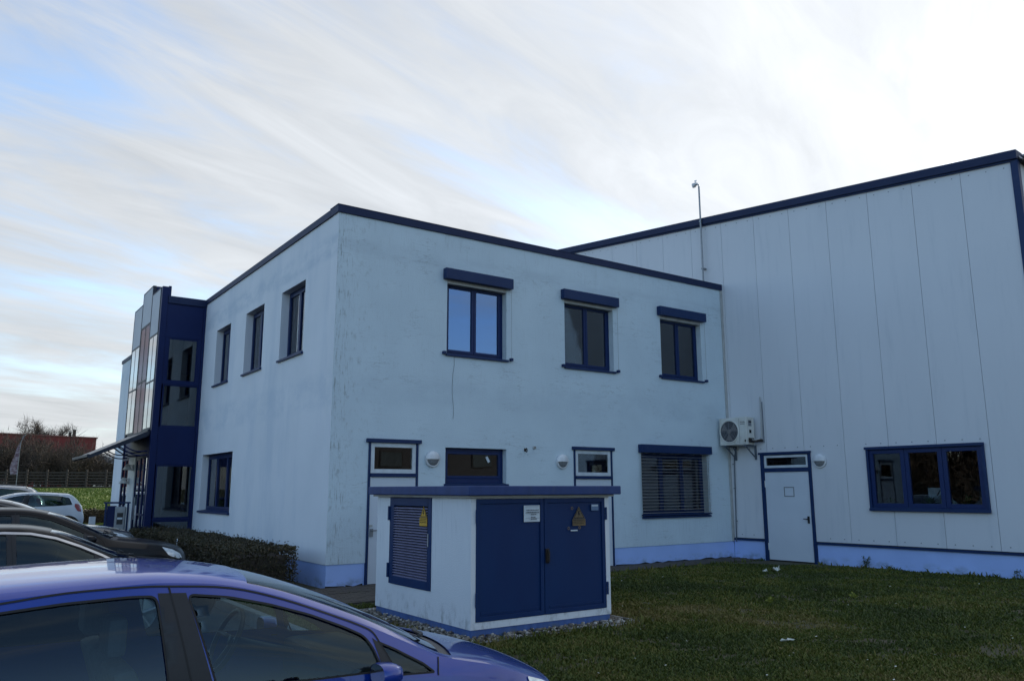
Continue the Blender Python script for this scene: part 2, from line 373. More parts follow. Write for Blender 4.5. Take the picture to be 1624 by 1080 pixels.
# ------------------------------------------------------------------ ground
soil = mat('lawn_soil', (.055,.056,.022), .95, col2=(.075,.06,.032), nscale=1.3, bump=.6, bscale=25, detail=8)
asphalt = mat('asphalt', (.05,.05,.052), .85, col2=(.065,.064,.062), nscale=3, bump=.5, bscale=120)
far_m = mat('far_field', (.08,.10,.04), .95, col2=(.10,.09,.05), nscale=.05)
bank_m = mat('bank_turf', (.10,.16,.02), .95, col2=(.13,.165,.028), nscale=1.5, bump=.8, bscale=9)
kerb_m = mat('kerb_concrete', (.27,.26,.25), .85, nscale=6, bump=.3)
paver_m = mat('brown_grey_paver', (.090,.074,.056), .9, col2=(.062,.052,.042), nscale=7, bump=.4, bscale=80)
struct(MB().add([(-2500,-2500,-.6),(2500,-2500,-.6),(2500,2500,-.6),(-2500,2500,-.6)], [(0,1,2,3)]).build('ground', far_m))
PY = [-45,-4,-1.6,1,3.5,8,20,25]; PZ = [-.2,-.2,-.16,-.06,.10,.14,.17,.25]
def park_z(y): return float(np.interp(y, PY, PZ))
def sheet(name, m_, xs, ys, zf):
    v = [(x, y, zf(x, y)) for y in ys for x in xs]; n = len(xs)
    f = [(j*n+i, j*n+i+1, (j+1)*n+i+1, (j+1)*n+i) for j in range(len(ys)-1) for i in range(n-1)]
    return struct(MB().add(v, f).build(name, m_, smooth=True))
sheet('parking_lot', asphalt, np.linspace(-45,-1.87,12), np.linspace(-45,25,71), lambda x, y: park_z(y))
BY = [25,26.5,36,42,60,400]; BZ = [.25,.62,1.72,1.80,1.9,2.2]
bank_z = lambda y: float(np.interp(y, BY, BZ))
sheet('grass_bank', bank_m, np.linspace(-80,60,57), np.concatenate([np.linspace(25,43,37), np.array([60,100,200,400])]), lambda x, y: bank_z(y))
struct(MB().box(-1.75,40,-45,24.99,-.59,0).build('lawn', soil))
kb = MB(); 
for i in range(69): kb.box(-1.87,-1.753, -44+i*1.0, -43.006+i*1.0, -.58, max(.03, park_z(-43.5+i)+.06))
struct(kb.build('kerb', kerb_m, bevel=.012))

# lawn blades
def in_rect(x, y, r): return (x > r[0]) & (x < r[1]) & (y > r[2]) & (y < r[3])
GRAVEL = (-.70, 1.98, -5.69, -2.64)
PATHS = [(-1.0,10.75,-.85,0.), (-1.0,.62,-2.05,-.85)]
def vnoise(x, y, s, seed):
    r = np.random.RandomState(seed); g = r.rand(64,64); x = x/s; y = y/s
    xi = np.floor(x).astype(int); yi = np.floor(y).astype(int); fx = x-xi; fy = y-yi
    fx = fx*fx*(3-2*fx); fy = fy*fy*(3-2*fy)
    a = g[xi%64, yi%64]; b = g[(xi+1)%64, yi%64]; c = g[xi%64, (yi+1)%64]; d = g[(xi+1)%64, (yi+1)%64]
    return (a*(1-fx)+b*fx)*(1-fy) + (c*(1-fx)+d*fx)*fy
def blade_material(name='grass_blade', stops=None):
    mt = mat(name, (.060,.085,.022), .6, spec=.3)
    t = mt.node_tree; b = t.nodes['Principled BSDF']
    at = t.nodes.new('ShaderNodeAttribute'); at.attribute_name = 'tone'
    cr = t.nodes.new('ShaderNodeValToRGB'); e = cr.color_ramp.elements
    e[0].position = 0; e[0].color = (.046,.060,.011,1); e[1].position = 1; e[1].color = (.20,.15,.050,1)
    for p, c in ((.35,(.074,.090,.012)), (.6,(.108,.115,.014)), (.8,(.15,.125,.024))):
        q = e.new(p); q.color = (*c,1)
    if stops:
        for q, c in zip(e, stops): q.color = (*c,1)
    t.links.new(at.outputs['Fac'], cr.inputs[0]); t.links.new(cr.outputs[0], b.inputs['Base Color'])
    return mt
def grass(name, N_, rmin, rmax, th0, th1, mask, zf, hmin, hmax, wmul, mt, tone_shift=0., lab=None):
    th = np.random.uniform(th0, th1, N_); r = np.exp(np.random.uniform(math.log(rmin), math.log(rmax), N_))
    x = CAM.x + r*np.sin(th); y = CAM.y + r*np.cos(th)
    k = mask(x, y); x, y, r = x[k], y[k], r[k]; n = len(x)
    patch = vnoise(x, y, .9, 3)*.6 + vnoise(x, y, .25, 4)*.4
    h = np.random.uniform(hmin, hmax, n)*(.55+.9*patch); wd = (.0022+.0011*r)*np.random.uniform(.7,1.3,n)*wmul
    a = np.random.uniform(0, 2*math.pi, n); lean = np.random.uniform(.1,1.1,n)*h
    la = np.random.uniform(0, 2*math.pi, n)
    z = np.array([zf(q) for q in y]) if callable(zf) else np.full(n, zf)
    bx, by = np.cos(a)*wd, np.sin(a)*wd; lx, ly = np.cos(la)*lean, np.sin(la)*lean
    V = np.empty((n,5,3))
    V[:,0] = np.stack([x-bx, y-by, z-.004], 1); V[:,1] = np.stack([x+bx, y+by, z-.004], 1)
    V[:,2] = np.stack([x+bx*.7+lx*.35, y+by*.7+ly*.35, z+h*.6], 1); V[:,3] = np.stack([x-bx*.7+lx*.35, y-by*.7+ly*.35, z+h*.6], 1)
    V[:,4] = np.stack([x+lx, y+ly, z+h*.95], 1)
    b = np.arange(n)*5
    F = np.concatenate([np.stack([b,b+1,b+2],1), np.stack([b,b+2,b+3],1), np.stack([b+3,b+2,b+4],1)])
    o = raw_mesh(name, V.reshape(-1,3), F, mt)
    dry = vnoise(x, y, 1.7, 9)
    tone = np.clip(np.random.normal(.36,.20,n) + (dry-.5)*.95 + (vnoise(x,y,.4,12)-.5)*.55 + (vnoise(x,y,3.1,31)-.5)*.5 + tone_shift, 0, 1)
    att = o.data.attributes.new('tone','FLOAT','POINT'); att.data.foreach_set('value', np.repeat(tone,5).astype(np.float32))
    struct(o, 'stuff'); tag(o, lab, 'grass'); return o
blade_m = blade_material(); bank_blade = blade_material('bank_blade', [(.085,.135,.016),(.115,.175,.02),(.145,.20,.026),(.175,.205,.032),(.22,.22,.05)])
def lawn_mask(x, y):
    k = (x > -1.74) & (y < -.02) & (x < 11.4)
    k &= ~in_rect(x, y, GRAVEL)
    for p in PATHS: k &= ~in_rect(x, y, (p[0], p[1], p[2]+.05*np.sin(x*9)+.04*np.sin(x*23), p[3]))
    k &= x < 10.70 - y*.0688
    bare = ((x-3.95)/.55)**2 + ((y+9.3)/.28)**2 < 1
    thin = (vnoise(x, y, .55, 41)*.6 + vnoise(x, y, .18, 42)*.4) > .66
    return k & ~(bare & (np.random.rand(len(x)) < .8)) & ~(thin & (np.random.rand(len(x)) < .72))
grass('lawn_grass', 620000, 4.3, 19.5, R(8), R(78), lawn_mask, 0., .012, .046, .72, blade_m, 0., 'short patchy winter lawn between the kiosk and the hall')
grass('bank_grass', 110000, 38, 56, R(-15), R(14), lambda x, y: (y > 25.6) & (y < 41) & (x < 8), bank_z, .03, .07, .45,
      bank_blade, .1, 'sunlit green grass on the bank below the fence')

def edge_mask(x, y):
    near = in_rect(x, y, (GRAVEL[0]-.16, GRAVEL[1]+.16, GRAVEL[2]-.16, GRAVEL[3]+.16)) & ~in_rect(x, y, (GRAVEL[0]-.05, GRAVEL[1]+.05, GRAVEL[2]-.05, GRAVEL[3]+.05))
    wall = (x > 10.70-y*.0688-.14) & (y < -2.35) & (y > -7.2)
    path = (x > .7) & (x < 10.7) & (y < -.86) & (y > -1.0)
    return (near | wall | path) & (x > -1.7) & (x < 10.70-y*.0688-.005) & (np.random.rand(len(x)) < .25+.75*(vnoise(x, y, .22, 51) > .5))
grass('edge_grass', 160000, 6, 21, R(20), R(75), edge_mask, 0., .04, .12, .7, blade_m, .03, 'longer untidy grass along the hall plinth, the path and the gravel')

# pavers along the building
pv = empty('paved_path'); struct(pv)
paver_src = MB().box(-.0975,.0975,-.0475,.0475,0,.03).build('paver', paver_m, pv, bevel=.004)
spots = []
for p in PATHS:
    ny = int((p[3]-p[2])/.1)
    for j in range(ny):
        yy = p[3]-.05-j*.1; off = .1*(j % 2)
        xx = p[0]+.1+off
        while xx < p[1]-.1: spots.append((xx, yy)); xx += .2
spots.sort(key=lambda q: (q[0]-CAM.x)**2 + (q[1]-CAM.y)**2)
for i, (a, b) in enumerate(spots[:299]):
    share(paver_src, 'paver', pv, (a, b, -.004+random.uniform(-.003,.003)), (random.uniform(-.012,.012), random.uniform(-.008,.008), random.uniform(-.01,.01)))
paver_src.location = (spots[299][0], spots[299][1], -.004)
rest = MB()
for (a, b) in spots[300:]:
    dz = random.uniform(-.003,.003)-.004; rest.box(a-.0975,a+.0975,b-.0475,b+.0475,dz,dz+.03)
struct(rest.build('paver_field', paver_m, pv), 'stuff')

# gravel bed round the kiosk
def pebbles(name, N_, rect, hole, size, mt, z=0.012, cluster=None):
    ph = (1+5**.5)/2
    ico = np.array([(-1,ph,0),(1,ph,0),(-1,-ph,0),(1,-ph,0),(0,-1,ph),(0,1,ph),(0,-1,-ph),(0,1,-ph),(ph,0,-1),(ph,0,1),(-ph,0,-1),(-ph,0,1)])/1.9
    fi = np.array([(0,11,5),(0,5,1),(0,1,7),(0,7,10),(0,10,11),(1,5,9),(5,11,4),(11,10,2),(10,7,6),(7,1,8),(3,9,4),(3,4,2),(3,2,6),(3,6,8),(3,8,9),(4,9,5),(2,4,11),(6,2,10),(8,6,7),(9,8,1)])
    x = np.random.uniform(rect[0], rect[1], N_); y = np.random.uniform(rect[2], rect[3], N_)
    k = ~in_rect(x, y, hole); x, y = x[k], y[k]; n = len(x)
    s = np.random.uniform(size[0], size[1], n)
    S = np.stack([s*np.random.uniform(.8,1.3,n), s*np.random.uniform(.8,1.3,n), s*np.random.uniform(.5,.85,n)], 1)
    a = np.random.uniform(0, 6.28, n); ca, sa = np.cos(a), np.sin(a)
    P = ico[None]*S[:,None]*np.random.uniform(.82,1.18,(n,12,1))
    Q = np.stack([P[...,0]*ca[:,None]-P[...,1]*sa[:,None], P[...,0]*sa[:,None]+P[...,1]*ca[:,None], P[...,2]], 2)
    Q += np.stack([x, y, z+np.random.uniform(0,.02,n)], 1)[:,None]
    F = (fi[None] + (np.arange(n)*12)[:,None,None]).reshape(-1,3)
    o = raw_mesh(name, Q.reshape(-1,3), F, mt)
    att = o.data.attributes.new('tone','FLOAT','POINT'); att.data.foreach_set('value', np.repeat(np.random.rand(n),12).astype(np.float32))
    struct(o, 'stuff'); return o
peb_m = mat('pebble', (.2,.18,.15), .75)
t = peb_m.node_tree; at = t.nodes.new('ShaderNodeAttribute'); at.attribute_name = 'tone'; cr = t.nodes.new('ShaderNodeValToRGB')
e = cr.color_ramp.elements; e[0].color = (.06,.05,.042,1); e[1].color = (.50,.47,.42,1)
for p, c in ((.4,(.13,.11,.09)), (.75,(.24,.20,.15))): q = e.new(p); q.color = (*c,1)
t.links.new(at.outputs['Fac'], cr.inputs[0]); t.links.new(cr.outputs[0], t.nodes['Principled BSDF'].inputs['Base Color'])
tag(pebbles('gravel', 5200, GRAVEL, (-.42,1.72,-5.40,-2.90), (.012,.030), peb_m), 'pale and brown pebbles bedded round the foot of the transformer kiosk', 'gravel')
eg = MB()
for (x0,x1,y0,y1) in ((-.75,2.03,-5.74,-5.695),(-.75,2.03,-2.635,-2.59),(-.75,-.705,-5.695,-2.635),(1.985,2.03,-5.695,-2.635)): eg.box(x0,x1,y0,y1,-.05,.022)
struct(eg.build('lawn_edging', kerb_m, bevel=.006))

# ------------------------------------------------------------------ office building
LF = 10.76                          # length of the front wall
ZP, ZB, ZT = .406, 6.83, 6.97       # plinth top, fascia bottom and top
office = empty('office_building', 'pale blue two-storey flat-roofed office block with navy windows', 'building')
SIDE = -math.pi/2                   # frame of the side wall: local x = -world y, outward -y = world -x
up_f = [(2.373,3.828), (5.405,6.857), (8.412,9.858)]
ZS, ZO = 4.354, 5.868
front_open = [(a, b, ZS, ZO) for a, b in up_f] + [(2.376,3.822,1.795,2.50), (.745,1.775,.0,2.545), (5.60,6.72,.0,2.53), (7.63,9.87,1.065,2.53)]
fo = [(a,b,max(c,ZP),d) for a,b,c,d in front_open]
wall_cells(MB(), 0, LF, ZP, ZB, fo, .30).build('front_wall', render_front, office)
side_w = [(1.597,3.002), (4.172,5.531), (6.804,8.106)]
so_ = [(-b, -a, 4.394, 5.876) for a, b in side_w] + [(-8.742,-5.983,1.159,2.602), (-13.3,-9.36,ZP,6.75)]
wall_cells(MB(), -22.6, -.301, ZP, ZB, so_, .30).build('side_wall', render_side, office, rotz=SIDE)
MB().box(-.0025,-.0005,.0,.301,ZP,ZB).build('corner_strip', render_side, office)   # end of the front wall seen from the side
MB().box(.30,LF,22.3,22.6,0,ZB).build('back_wall', render_side, office)
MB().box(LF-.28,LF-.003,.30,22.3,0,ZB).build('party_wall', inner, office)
pm_ = MB()
for a, b in ((.015,.743),(1.777,5.598),(6.722,LF)): pm_.box(a, b, .015, .28, -.05, ZP-.004)
pm_.build('plinth', plinth_m, office, bevel=.004)
MB().box(.015,.28,.281,22.58,-.05,ZP-.004).build('plinth', plinth_m, office)
fm_ = MB().box(-.035,LF,-.035,.35,ZB-.001,ZT); fm_.build('roof_fascia', fascia_m, office, bevel=.006)
MB().box(-.035,.35,.351,22.63,ZB-.001,ZT).build('roof_fascia', fascia_m, office, bevel=.006)
MB().box(-.04,LF,-.04,.355,ZT+.002,ZT+.016).build('coping', fascia_m, office)
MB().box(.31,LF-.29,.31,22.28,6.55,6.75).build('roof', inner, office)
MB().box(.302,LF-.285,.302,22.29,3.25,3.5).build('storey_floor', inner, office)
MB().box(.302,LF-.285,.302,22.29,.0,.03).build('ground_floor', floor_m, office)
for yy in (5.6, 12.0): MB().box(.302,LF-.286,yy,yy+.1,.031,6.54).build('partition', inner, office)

boxdepth = .13
for a, b in up_f:
    wn = window(office, a, b, ZS, ZO, 2, .15, fm=winframe, pm=pane_film if a < 3 else pane_m)
    MB().box(a-.10, b+.10, -boxdepth, -.003, 5.872, 6.09).build('shutter_box', trim, wn, bevel=.006)
    MB().box(a+.004, b-.004, .003, .145, 5.80, 5.866).build('shutter_slot', pipe_m, wn)
    for xx in (a-.075, b+.10):
        MB().box(xx-.03, xx+.03, -.075, -.003, 4.335, 4.395).build('guide_bracket', winframe, wn, bevel=.004)
    MB().tube([(b+.095,-.055,4.37),(b+.095,-.055,5.874)], .0035, 5).build('guide_cable', steel, wn)
for a, b in side_w:
    window(office, -b, -a, 4.394, 5.876, 2, .17, rotz=SIDE)
window(office, -8.742, -5.983, 1.159, 2.602, 3, .17, rotz=SIDE)
wn = window(office, 2.376, 3.822, 1.795, 2.50, 1, .13, bottom=.11)
MB().prism([(0,.06),(.05,.09),(.115,-.02),(.065,-.05)], -.003, 0).build('paper_note', signwhite, wn, loc=(3.40,.145,2.27))
# window behind the lowered venetian blind
wn = window(office, 7.63, 9.87, 1.065, 2.53, 3, .15)
MB().box(7.54, 9.93, -.135, -.003, 2.522, 2.71).build('blind_box', trim, wn, bevel=.006)
slat_m = mat('blind_slat', (.58,.56,.54), .45, .3, nscale=5)
sl_src = None
for i in range(20):
    z = 1.145+i*.0715
    if sl_src is None:
        q = MB(); n_ = 5; prof = [(-.030+.060*j/n_, .006*math.sin(math.pi*j/n_)) for j in range(n_+1)]
        pts = [(y_, z_+y_*.06) for y_, z_ in prof]
        q.add([(x_, y_, z_) for x_ in (7.56,9.89) for y_, z_ in pts] + [(x_, y_, z_-.0025) for x_ in (7.56,9.89) for y_, z_ in pts],
              [(j, j+1, n_+2+j, n_+1+j) for j in range(n_)] + [(2*(n_+1)+j, 3*(n_+1)+j, 3*(n_+1)+j+1, 2*(n_+1)+j+1) for j in range(n_)])
        sl_src = q.build('slat', slat_m, wn, loc=(0,-.06,z), smooth=True)
    else: share(sl_src, 'slat', wn, (0,-.06,z))
MB().box(7.56,9.89,-.085,-.035,1.085,1.115).build('bottom_rail', trim, wn, bevel=.004)
for xx in (7.60, 8.72, 9.85): MB().tube([(xx,-.06,1.1),(xx,-.06,2.53)], .004, 5).build('blind_cord', black, wn)
# service doors
def service_door(x0, x1, zt, handle=True):
    d = MB(); st = .045
    d.box(x0, x0+st, -.02, .10, .0, zt); d.box(x1-st, x1, -.02, .10, .0, zt)
    fr = d.build('door', trim, office, bevel=.003)
    MB().box(x0-.05, x1+.05, -.055, -.003, zt+.004, zt+.075).build('drip_cap', trim, fr, bevel=.004)
    MB().box(x0+st, x1-st, -.045, .09, zt-.62, zt-.555).build('transom_rail', trim, fr, bevel=.004)
    MB().box(x0+st+.003, x1-st-.003, -.008, .06, .035, zt-.623).build('door_leaf', doorwhite, fr, bevel=.004)
    q = MB(); ring(q, x0+st+.003, x1-st-.003, zt-.553, zt-.003, .075, -.006, .06); q.build('transom_frame', whiteframe, fr, bevel=.004)
    MB().box(x0+st+.078, x1-st-.078, .018, .03, zt-.478, zt-.078).build('pane', pane_m, fr)
    MB().box(x0+st, x1-st, .0, .12, .0, .034).build('threshold', iron, fr)
    return fr
d1 = service_door(.745, 1.775, 2.545)
MB().box(.81,.87,-.03,-.009,.86,1.0).add(*(lambda q: (q.v, q.f))(MB().tube([(.84,-.03,.97),(.84,-.065,.97),(.93,-.065,.97)], .011, 8))).build('lock_plate', steel, d1)
MB().box(.80,.86,-.02,-.009,1.03,1.07).build('lock_cover', pipe_m, d1)
d2 = service_door(5.60, 6.72, 2.53)

# small things on the front wall
def wall_lamp(parent_loc, rotz, label, r=.155):
    L_ = empty('wall_lamp', label, 'wall lamp', parent_loc, rotz, 'round bulkhead lamps on the walls')
    MB().lathe([(0,-.003),(r,-.003),(r,-.03),(r*.97,-.045),(r*.80,-.05),(r*.78,-.04)], 'y', 32).build('base', lampwhite, L_, smooth=True)
    dome = [(r*.985*math.cos(a), -.045-.075*math.sin(a)) for a in np.linspace(0, math.pi/2, 8)]
    MB().lathe(dome, 'y', 20, a0=0.0, a1=math.pi).build('hood', lampwhite, L_, smooth=True)
    dome = [(r*.80*math.cos(a), -.04-.06*math.sin(a)) for a in np.linspace(0, math.pi/2, 8)]
    MB().lathe(dome, 'y', 20, a0=math.pi, a1=2*math.pi).build('lens', lampglass, L_, smooth=True)
    q = MB().box(-r*.98, r*.98, -.085, -.044, -.004, .004); q.build('hood_lip', lampwhite, L_)
    return L_
wall_lamp((2.078,0,2.266), 0, 'round white half-hooded wall lamp right of the left service door on the office front')
wall_lamp((5.265,0,2.272), 0, 'round white half-hooded wall lamp left of the second service door on the office front')
hk = MB().box(4.27,4.33,-.012,-.002,2.47,2.53); hk.tube([(4.275,-.012,2.53),(4.275,-.05,2.49),(4.30,-.055,2.45),(4.325,-.05,2.49),(4.325,-.012,2.54)], .007, 6)
tag(hk.build('wall_hook', iron, None), 'small dark metal hook above the kiosk on the office front wall', 'hook')
jb = empty('junction_box', 'tiny cream junction box beside the metal hook on the office front wall', 'box', (4.53,0,2.555))
MB().box(-.035,.035,-.03,-.002,-.03,.03).build('case', pipe_m, jb, bevel=.005); MB().tube([(0,-.03,0),(0,-.04,0)], .012, 8).build('gland', iron, jb)
cb = [(2.547,-.006,4.31),(2.55,-.01,4.15),(2.52,-.008,3.95),(2.505,-.01,3.7),(2.515,-.008,3.5),(2.54,-.010,3.3),(2.545,-.008,3.15),(2.53,-.012,3.06)]
tag(MB().tube(cb, .0025, 5).build('loose_cable', black, None), 'thin dark cable hanging loose below the leftmost upper front window', 'cable')

# ------------------------------------------------------------------ glazed entrance tower
tower_blue = mat('navy_tower_panel', (.003,.012,.070), .5, col2=(.004,.015,.08), nscale=1.5, spec=.22)
alu = mat('dark_aluminium', (.030,.036,.055), .5, .2, nscale=5, spec=.3)
greypanel = mat('pale_grey_panel', (.42,.45,.50), .5, col2=(.38,.41,.46), nscale=1.5)
mauve_glass = glass('mauve_glass', (.45,.40,.45), .55, tint2=(.70,.63,.70))
tower = empty('entrance_tower', 'navy panelled glazed stair tower with stepped top on the office side', 'building', (-1.2, 9.342, 0))
TX = 1.2
def tb(x0,x1,y0,y1,z0,z1,name,m_,bev=.004,par=None): return MB().box(x0,x1,y0,y1,z0,z1).build(name, m_, par or tower, bevel=bev)
# side facing the camera: posts, panels, panes (local origin at the near front foot)
tb(0,.16,0,.16,0,7.21,'corner_post',tower_blue); tb(.16,.23,0,.10,6.94,7.235,'corner_post_cap',tower_blue)
tb(1.13,1.197,0,.10,0,6.75,'post',tower_blue)
tb(.163,1.195,-.03,.12,6.755,6.955,'cornice',fascia_m)
tb(.163,1.127,.02,.08,5.80,6.75,'panel',tower_blue); tb(.163,.255,.015,.09,4.56,5.797,'panel',tower_blue); tb(1.035,1.127,.015,.09,4.56,5.797,'panel',tower_blue)
for (x0,x1,z0,z1,nm) in ((.255,1.035,4.60,5.795,'window'),(.20,1.127,3.37,4.51,'window'),(.19,1.127,.95,2.35,'window'),(.19,1.127,.10,.90,'window')):
    q = MB(); ring(q, x0, x1, z0, z1, .035, .03, .085); f_ = q.build(nm, tower_blue, tower)
    MB().box(x0+.035, x1-.035, .05, .062, z0+.035, z1-.035).build('pane', pane_dark, f_)
tb(.163,1.127,.012,.09,4.512,4.598,'rail',tower_blue); tb(.163,1.127,.02,.08,2.352,3.368,'panel',tower_blue)
tb(.163,1.127,.012,.09,.902,.948,'rail',tower_blue); tb(.163,1.127,.012,.09,.0,.098,'rail',tower_blue)
# front: local frame x = -y
def tf(y0,y1,x0,x1,z0,z1,name,m_,bev=.003,par=None):       # y along the facade from the near corner, x depth behind the front plane
    return MB().box(x0,x1,y0,y1,z0,z1).build(name, m_, par or tower, bevel=bev)
def bay(y0, y1, zw0, zw1, zt, rows, gm, cols=2):
    tf(y0+.03, y1-.03, -.004, .05, zw1+.076, zt, 'panel', greypanel)
    fr = MB(); fr.box(-.010,.08,y0,y0+.03,zw0,zt+.03); fr.box(-.010,.08,y1-.03,y1,zw0,zt+.03); fr.box(-.010,.08,y0+.03,y1-.03,zt,zt+.03)
    zs_ = np.linspace(zw0, zw1+.05, rows+1)
    for z_ in zs_: fr.box(-.008,.075,y0+.03,y1-.03,z_-.025,z_+.025)
    cs = np.linspace(y0+.02, y1-.02, cols+1)
    for c_ in cs[1:-1]: fr.box(-.006,.07,c_-.015,c_+.015,zw0,zw1)
    w_ = fr.build('window', alu, tower)
    for i in range(rows):
        for j in range(cols):
            MB().box(-.001,.012,cs[j]+.012,cs[j+1]-.012,zs_[i]+.024,zs_[i+1]-.024).build('pane', gm, w_)
bay(.18, 1.30, 3.33, 5.88, 7.18, 2, pane_dark); bay(2.66, 3.92, 3.33, 5.88, 7.16, 2, pane_dark)
bay(1.31, 2.65, 3.10, 6.36, 7.47, 2, mauve_glass)
tf(1.31,2.65,.09,.30,6.9,7.49,'parapet_back',tower_blue); tf(.163,1.30,.09,.16,6.9,7.2,'parapet_back',tower_blue)
tf(.165,3.98,.03,.10,2.62,3.09,'panel',tower_blue)
for y0,y1,gm in ((.19,.62,pane_dark),(.64,1.15,pane_dark),(2.80,3.30,pane_dark),(3.32,3.85,pane_dark)):
    q = MB(); q.box(-.01,.05,y0,y0+.04,.0,2.61); q.box(-.01,.05,y1-.04,y1,.0,2.61); q.box(-.01,.05,y0+.04,y1-.04,2.55,2.61); q.box(-.01,.05,y0+.04,y1-.04,.0,.08); q.box(-.01,.05,y0+.04,y1-.04,1.02,1.07)
    f_ = q.build('window', tower_blue, tower)
    MB().box(.015,.027,y0+.04,y1-.04,.08,1.02).build('pane', gm, f_); MB().box(.015,.027,y0+.04,y1-.04,1.07,2.55).build('pane', gm, f_)
tf(1.78,2.78,-.02,.12,.0,2.61,'white_pillar',whiteframe)
q = MB(); q.box(.0,.05,1.17,1.22,0,2.61); q.box(.0,.05,1.70,1.76,0,2.61); q.box(.0,.05,1.22,1.70,2.5,2.61); q.box(.0,.05,1.22,1.70,0,.1)
f_ = q.build('entrance_door', tower_blue, tower); MB().box(.02,.032,1.22,1.70,.1,2.5).build('pane', pane_dark, f_); MB().tube([(-.05,1.28,.9),(-.05,1.28,1.5)],.015,8).build('handle', steel, f_)
tf(3.86,4.0,0,1.18,0,6.9,'far_side',tower_blue)
tb(.10,1.19,.13,3.9,6.55,6.75,'tower_roof',tower_blue); tb(.10,1.45,.13,3.85,2.98,3.08,'landing',inner); tb(.06,1.45,.11,3.85,.0,.03,'floor',floor_m)
# canopy over the entrance
cn = MB(); canopy_m = mat('dark_canopy_sheet', (.022,.026,.034), .35, nscale=3)
sl_ = (3.27-2.58)/(1.42)
def cz_(x): return 3.26 + x*sl_          # x negative outwards
for y0 in (.12, 1.06, 2.0, 2.96):
    cn.add([(-.03,y0,cz_(-.03)),(-1.42,y0,cz_(-1.42)),(-1.42,y0+.05,cz_(-1.42)),(-.03,y0+.05,cz_(-.03)),
            (-.03,y0,cz_(-.03)-.13),(-1.42,y0,cz_(-1.42)-.08),(-1.42,y0+.05,cz_(-1.42)-.08),(-.03,y0+.05,cz_(-.03)-.13)],
           [(0,1,2,3),(4,7,6,5),(0,4,5,1),(2,6,7,3),(0,3,7,4),(1,5,6,2)])
cn.box(-1.46,-1.40,.10,3.03,2.53,2.60); cn.box(-.08,-.02,.10,3.03,3.15,3.28)
cnp = cn.build('canopy', alu, tower, bevel=.004)
for y0 in (.175, 1.115, 2.055):
    q = MB(); q.add([(-.06,y0,cz_(-.06)+.012),(-1.40,y0,cz_(-1.40)+.012),(-1.40,y0+.88,cz_(-1.40)+.012),(-.06,y0+.88,cz_(-.06)+.012),
                     (-.06,y0,cz_(-.06)),(-1.40,y0,cz_(-1.40)),(-1.40,y0+.88,cz_(-1.40)),(-.06,y0+.88,cz_(-.06))],
                    [(0,1,2,3),(4,7,6,5),(0,4,5,1),(2,6,7,3),(0,3,7,4),(1,5,6,2)]); q.build('roof_sheet', canopy_m, cnp)
for y0 in (.145, 1.08, 2.98):
    for k in (0,1):
        pts = [(-.03, y0, 2.62+.10*k)] + [(-.05-.62*s_, y0, 2.62+.10*k + .17*s_**2.0 - .05*math.sin(math.pi*s_)) for s_ in np.linspace(.1,1,7)] + [(-.80, y0, cz_(-.80)-.05)]
        MB().tube(pts, .016, 6).build('strut', tower_blue, cnp)
def entrance_lamp(y, z, label):
    L_ = empty('entrance_lamp', label, 'wall lamp', (-1.222, y, z), SIDE)
    MB().box(-.05,.05,-.04,-.003,-.09,.09).build('base', lampwhite, L_, bevel=.01)
    MB().lathe([(.02,.10),(.07,.04),(.12,-.06),(.11,-.07),(.0,-.05)], 'z', 18, c=(0,-.15,.0)).build('shade', lampwhite, L_, smooth=True)
    MB().tube([(0,-.02,.05),(0,-.12,.07)], .015, 8).build('arm', lampwhite, L_)
entrance_lamp(11.35, 2.32, 'upper white conical lamp on the white pillar under the entrance canopy')
entrance_lamp(11.85, 1.95, 'lower white conical lamp on the white pillar under the entrance canopy')

# ------------------------------------------------------------------ industrial hall
A = .0687; HROT = A - math.pi/2
hall = empty('industrial_hall', 'tall blue-grey metal panelled industrial hall adjoining the office block', 'building', (10.7326,0,0), HROT)
hd = Vector((math.sin(A), -math.cos(A), 0)); hn = Vector((math.cos(A), math.sin(A), 0))
def hp(s, z, off=0): return Vector((10.7326,0,z)) + hd*s - hn*off
VZ = lambda s: 8.7264 - .0864*s           # underside of the verge
S1 = 7.08; ZPB = .50
WIN = (3.593,5.992,1.235,2.568); DOOR = (.904,2.253,.0,2.536)
def panel(a, b, z0, zt, holes):
    mb = MB(); g = .004; a += g; b -= g
    hs = [(max(h[0],a), min(h[1],b), h[2], h[3]) for h in holes if h[1] > a and h[0] < b]
    xs = sorted({a, b, *[h[0] for h in hs], *[h[1] for h in hs]})
    for i in range(len(xs)-1):
        p, q = xs[i], xs[i+1]; mid = (p+q)/2; cuts = [(h[2], h[3]) for h in hs if h[0] <= mid <= h[1]]
        z = z0
        for c0, c1 in cuts:
            if c0 > z+.01: mb.box(p, q, 0, .06, z, c0)
            z = c1
        mb.prism([(p,z),(q,z),(q,zt(q)),(p,zt(p))], 0, .06)
    return mb
SCREW = None
j0 = 1.0955; edges = [S1] + [j0+j for j in range(5,-13,-1)]
for i in range(len(edges)-1):
    b, a = edges[i], edges[i+1]
    ob = panel(a, b, ZPB, lambda s: VZ(s)+.03, [WIN, DOOR]).build('panel', panel_m, hall)
    # screws along the head, foot and over the window
    for k in range(3):
        s_ = a + (b-a)*(k+.5)/3
        zs_ = [VZ(s_)-.13]
        if not DOOR[0]-.05 < s_ < DOOR[1]+.05: zs_.append(.58)
        if WIN[0]-.1 < s_ < WIN[1]+.05 or (-.3 < s_ < 3.2): zs_.append(2.65)
        for z_ in zs_:
            if SCREW is None: SCREW = MB().lathe([(0,-.008),(.011,-.007),(.013,-.001)], 'y', 8).build('screw', steel, ob, loc=(s_,0,z_))
            else: share(SCREW, 'screw', ob, (s_,0,z_))
backing = MB()
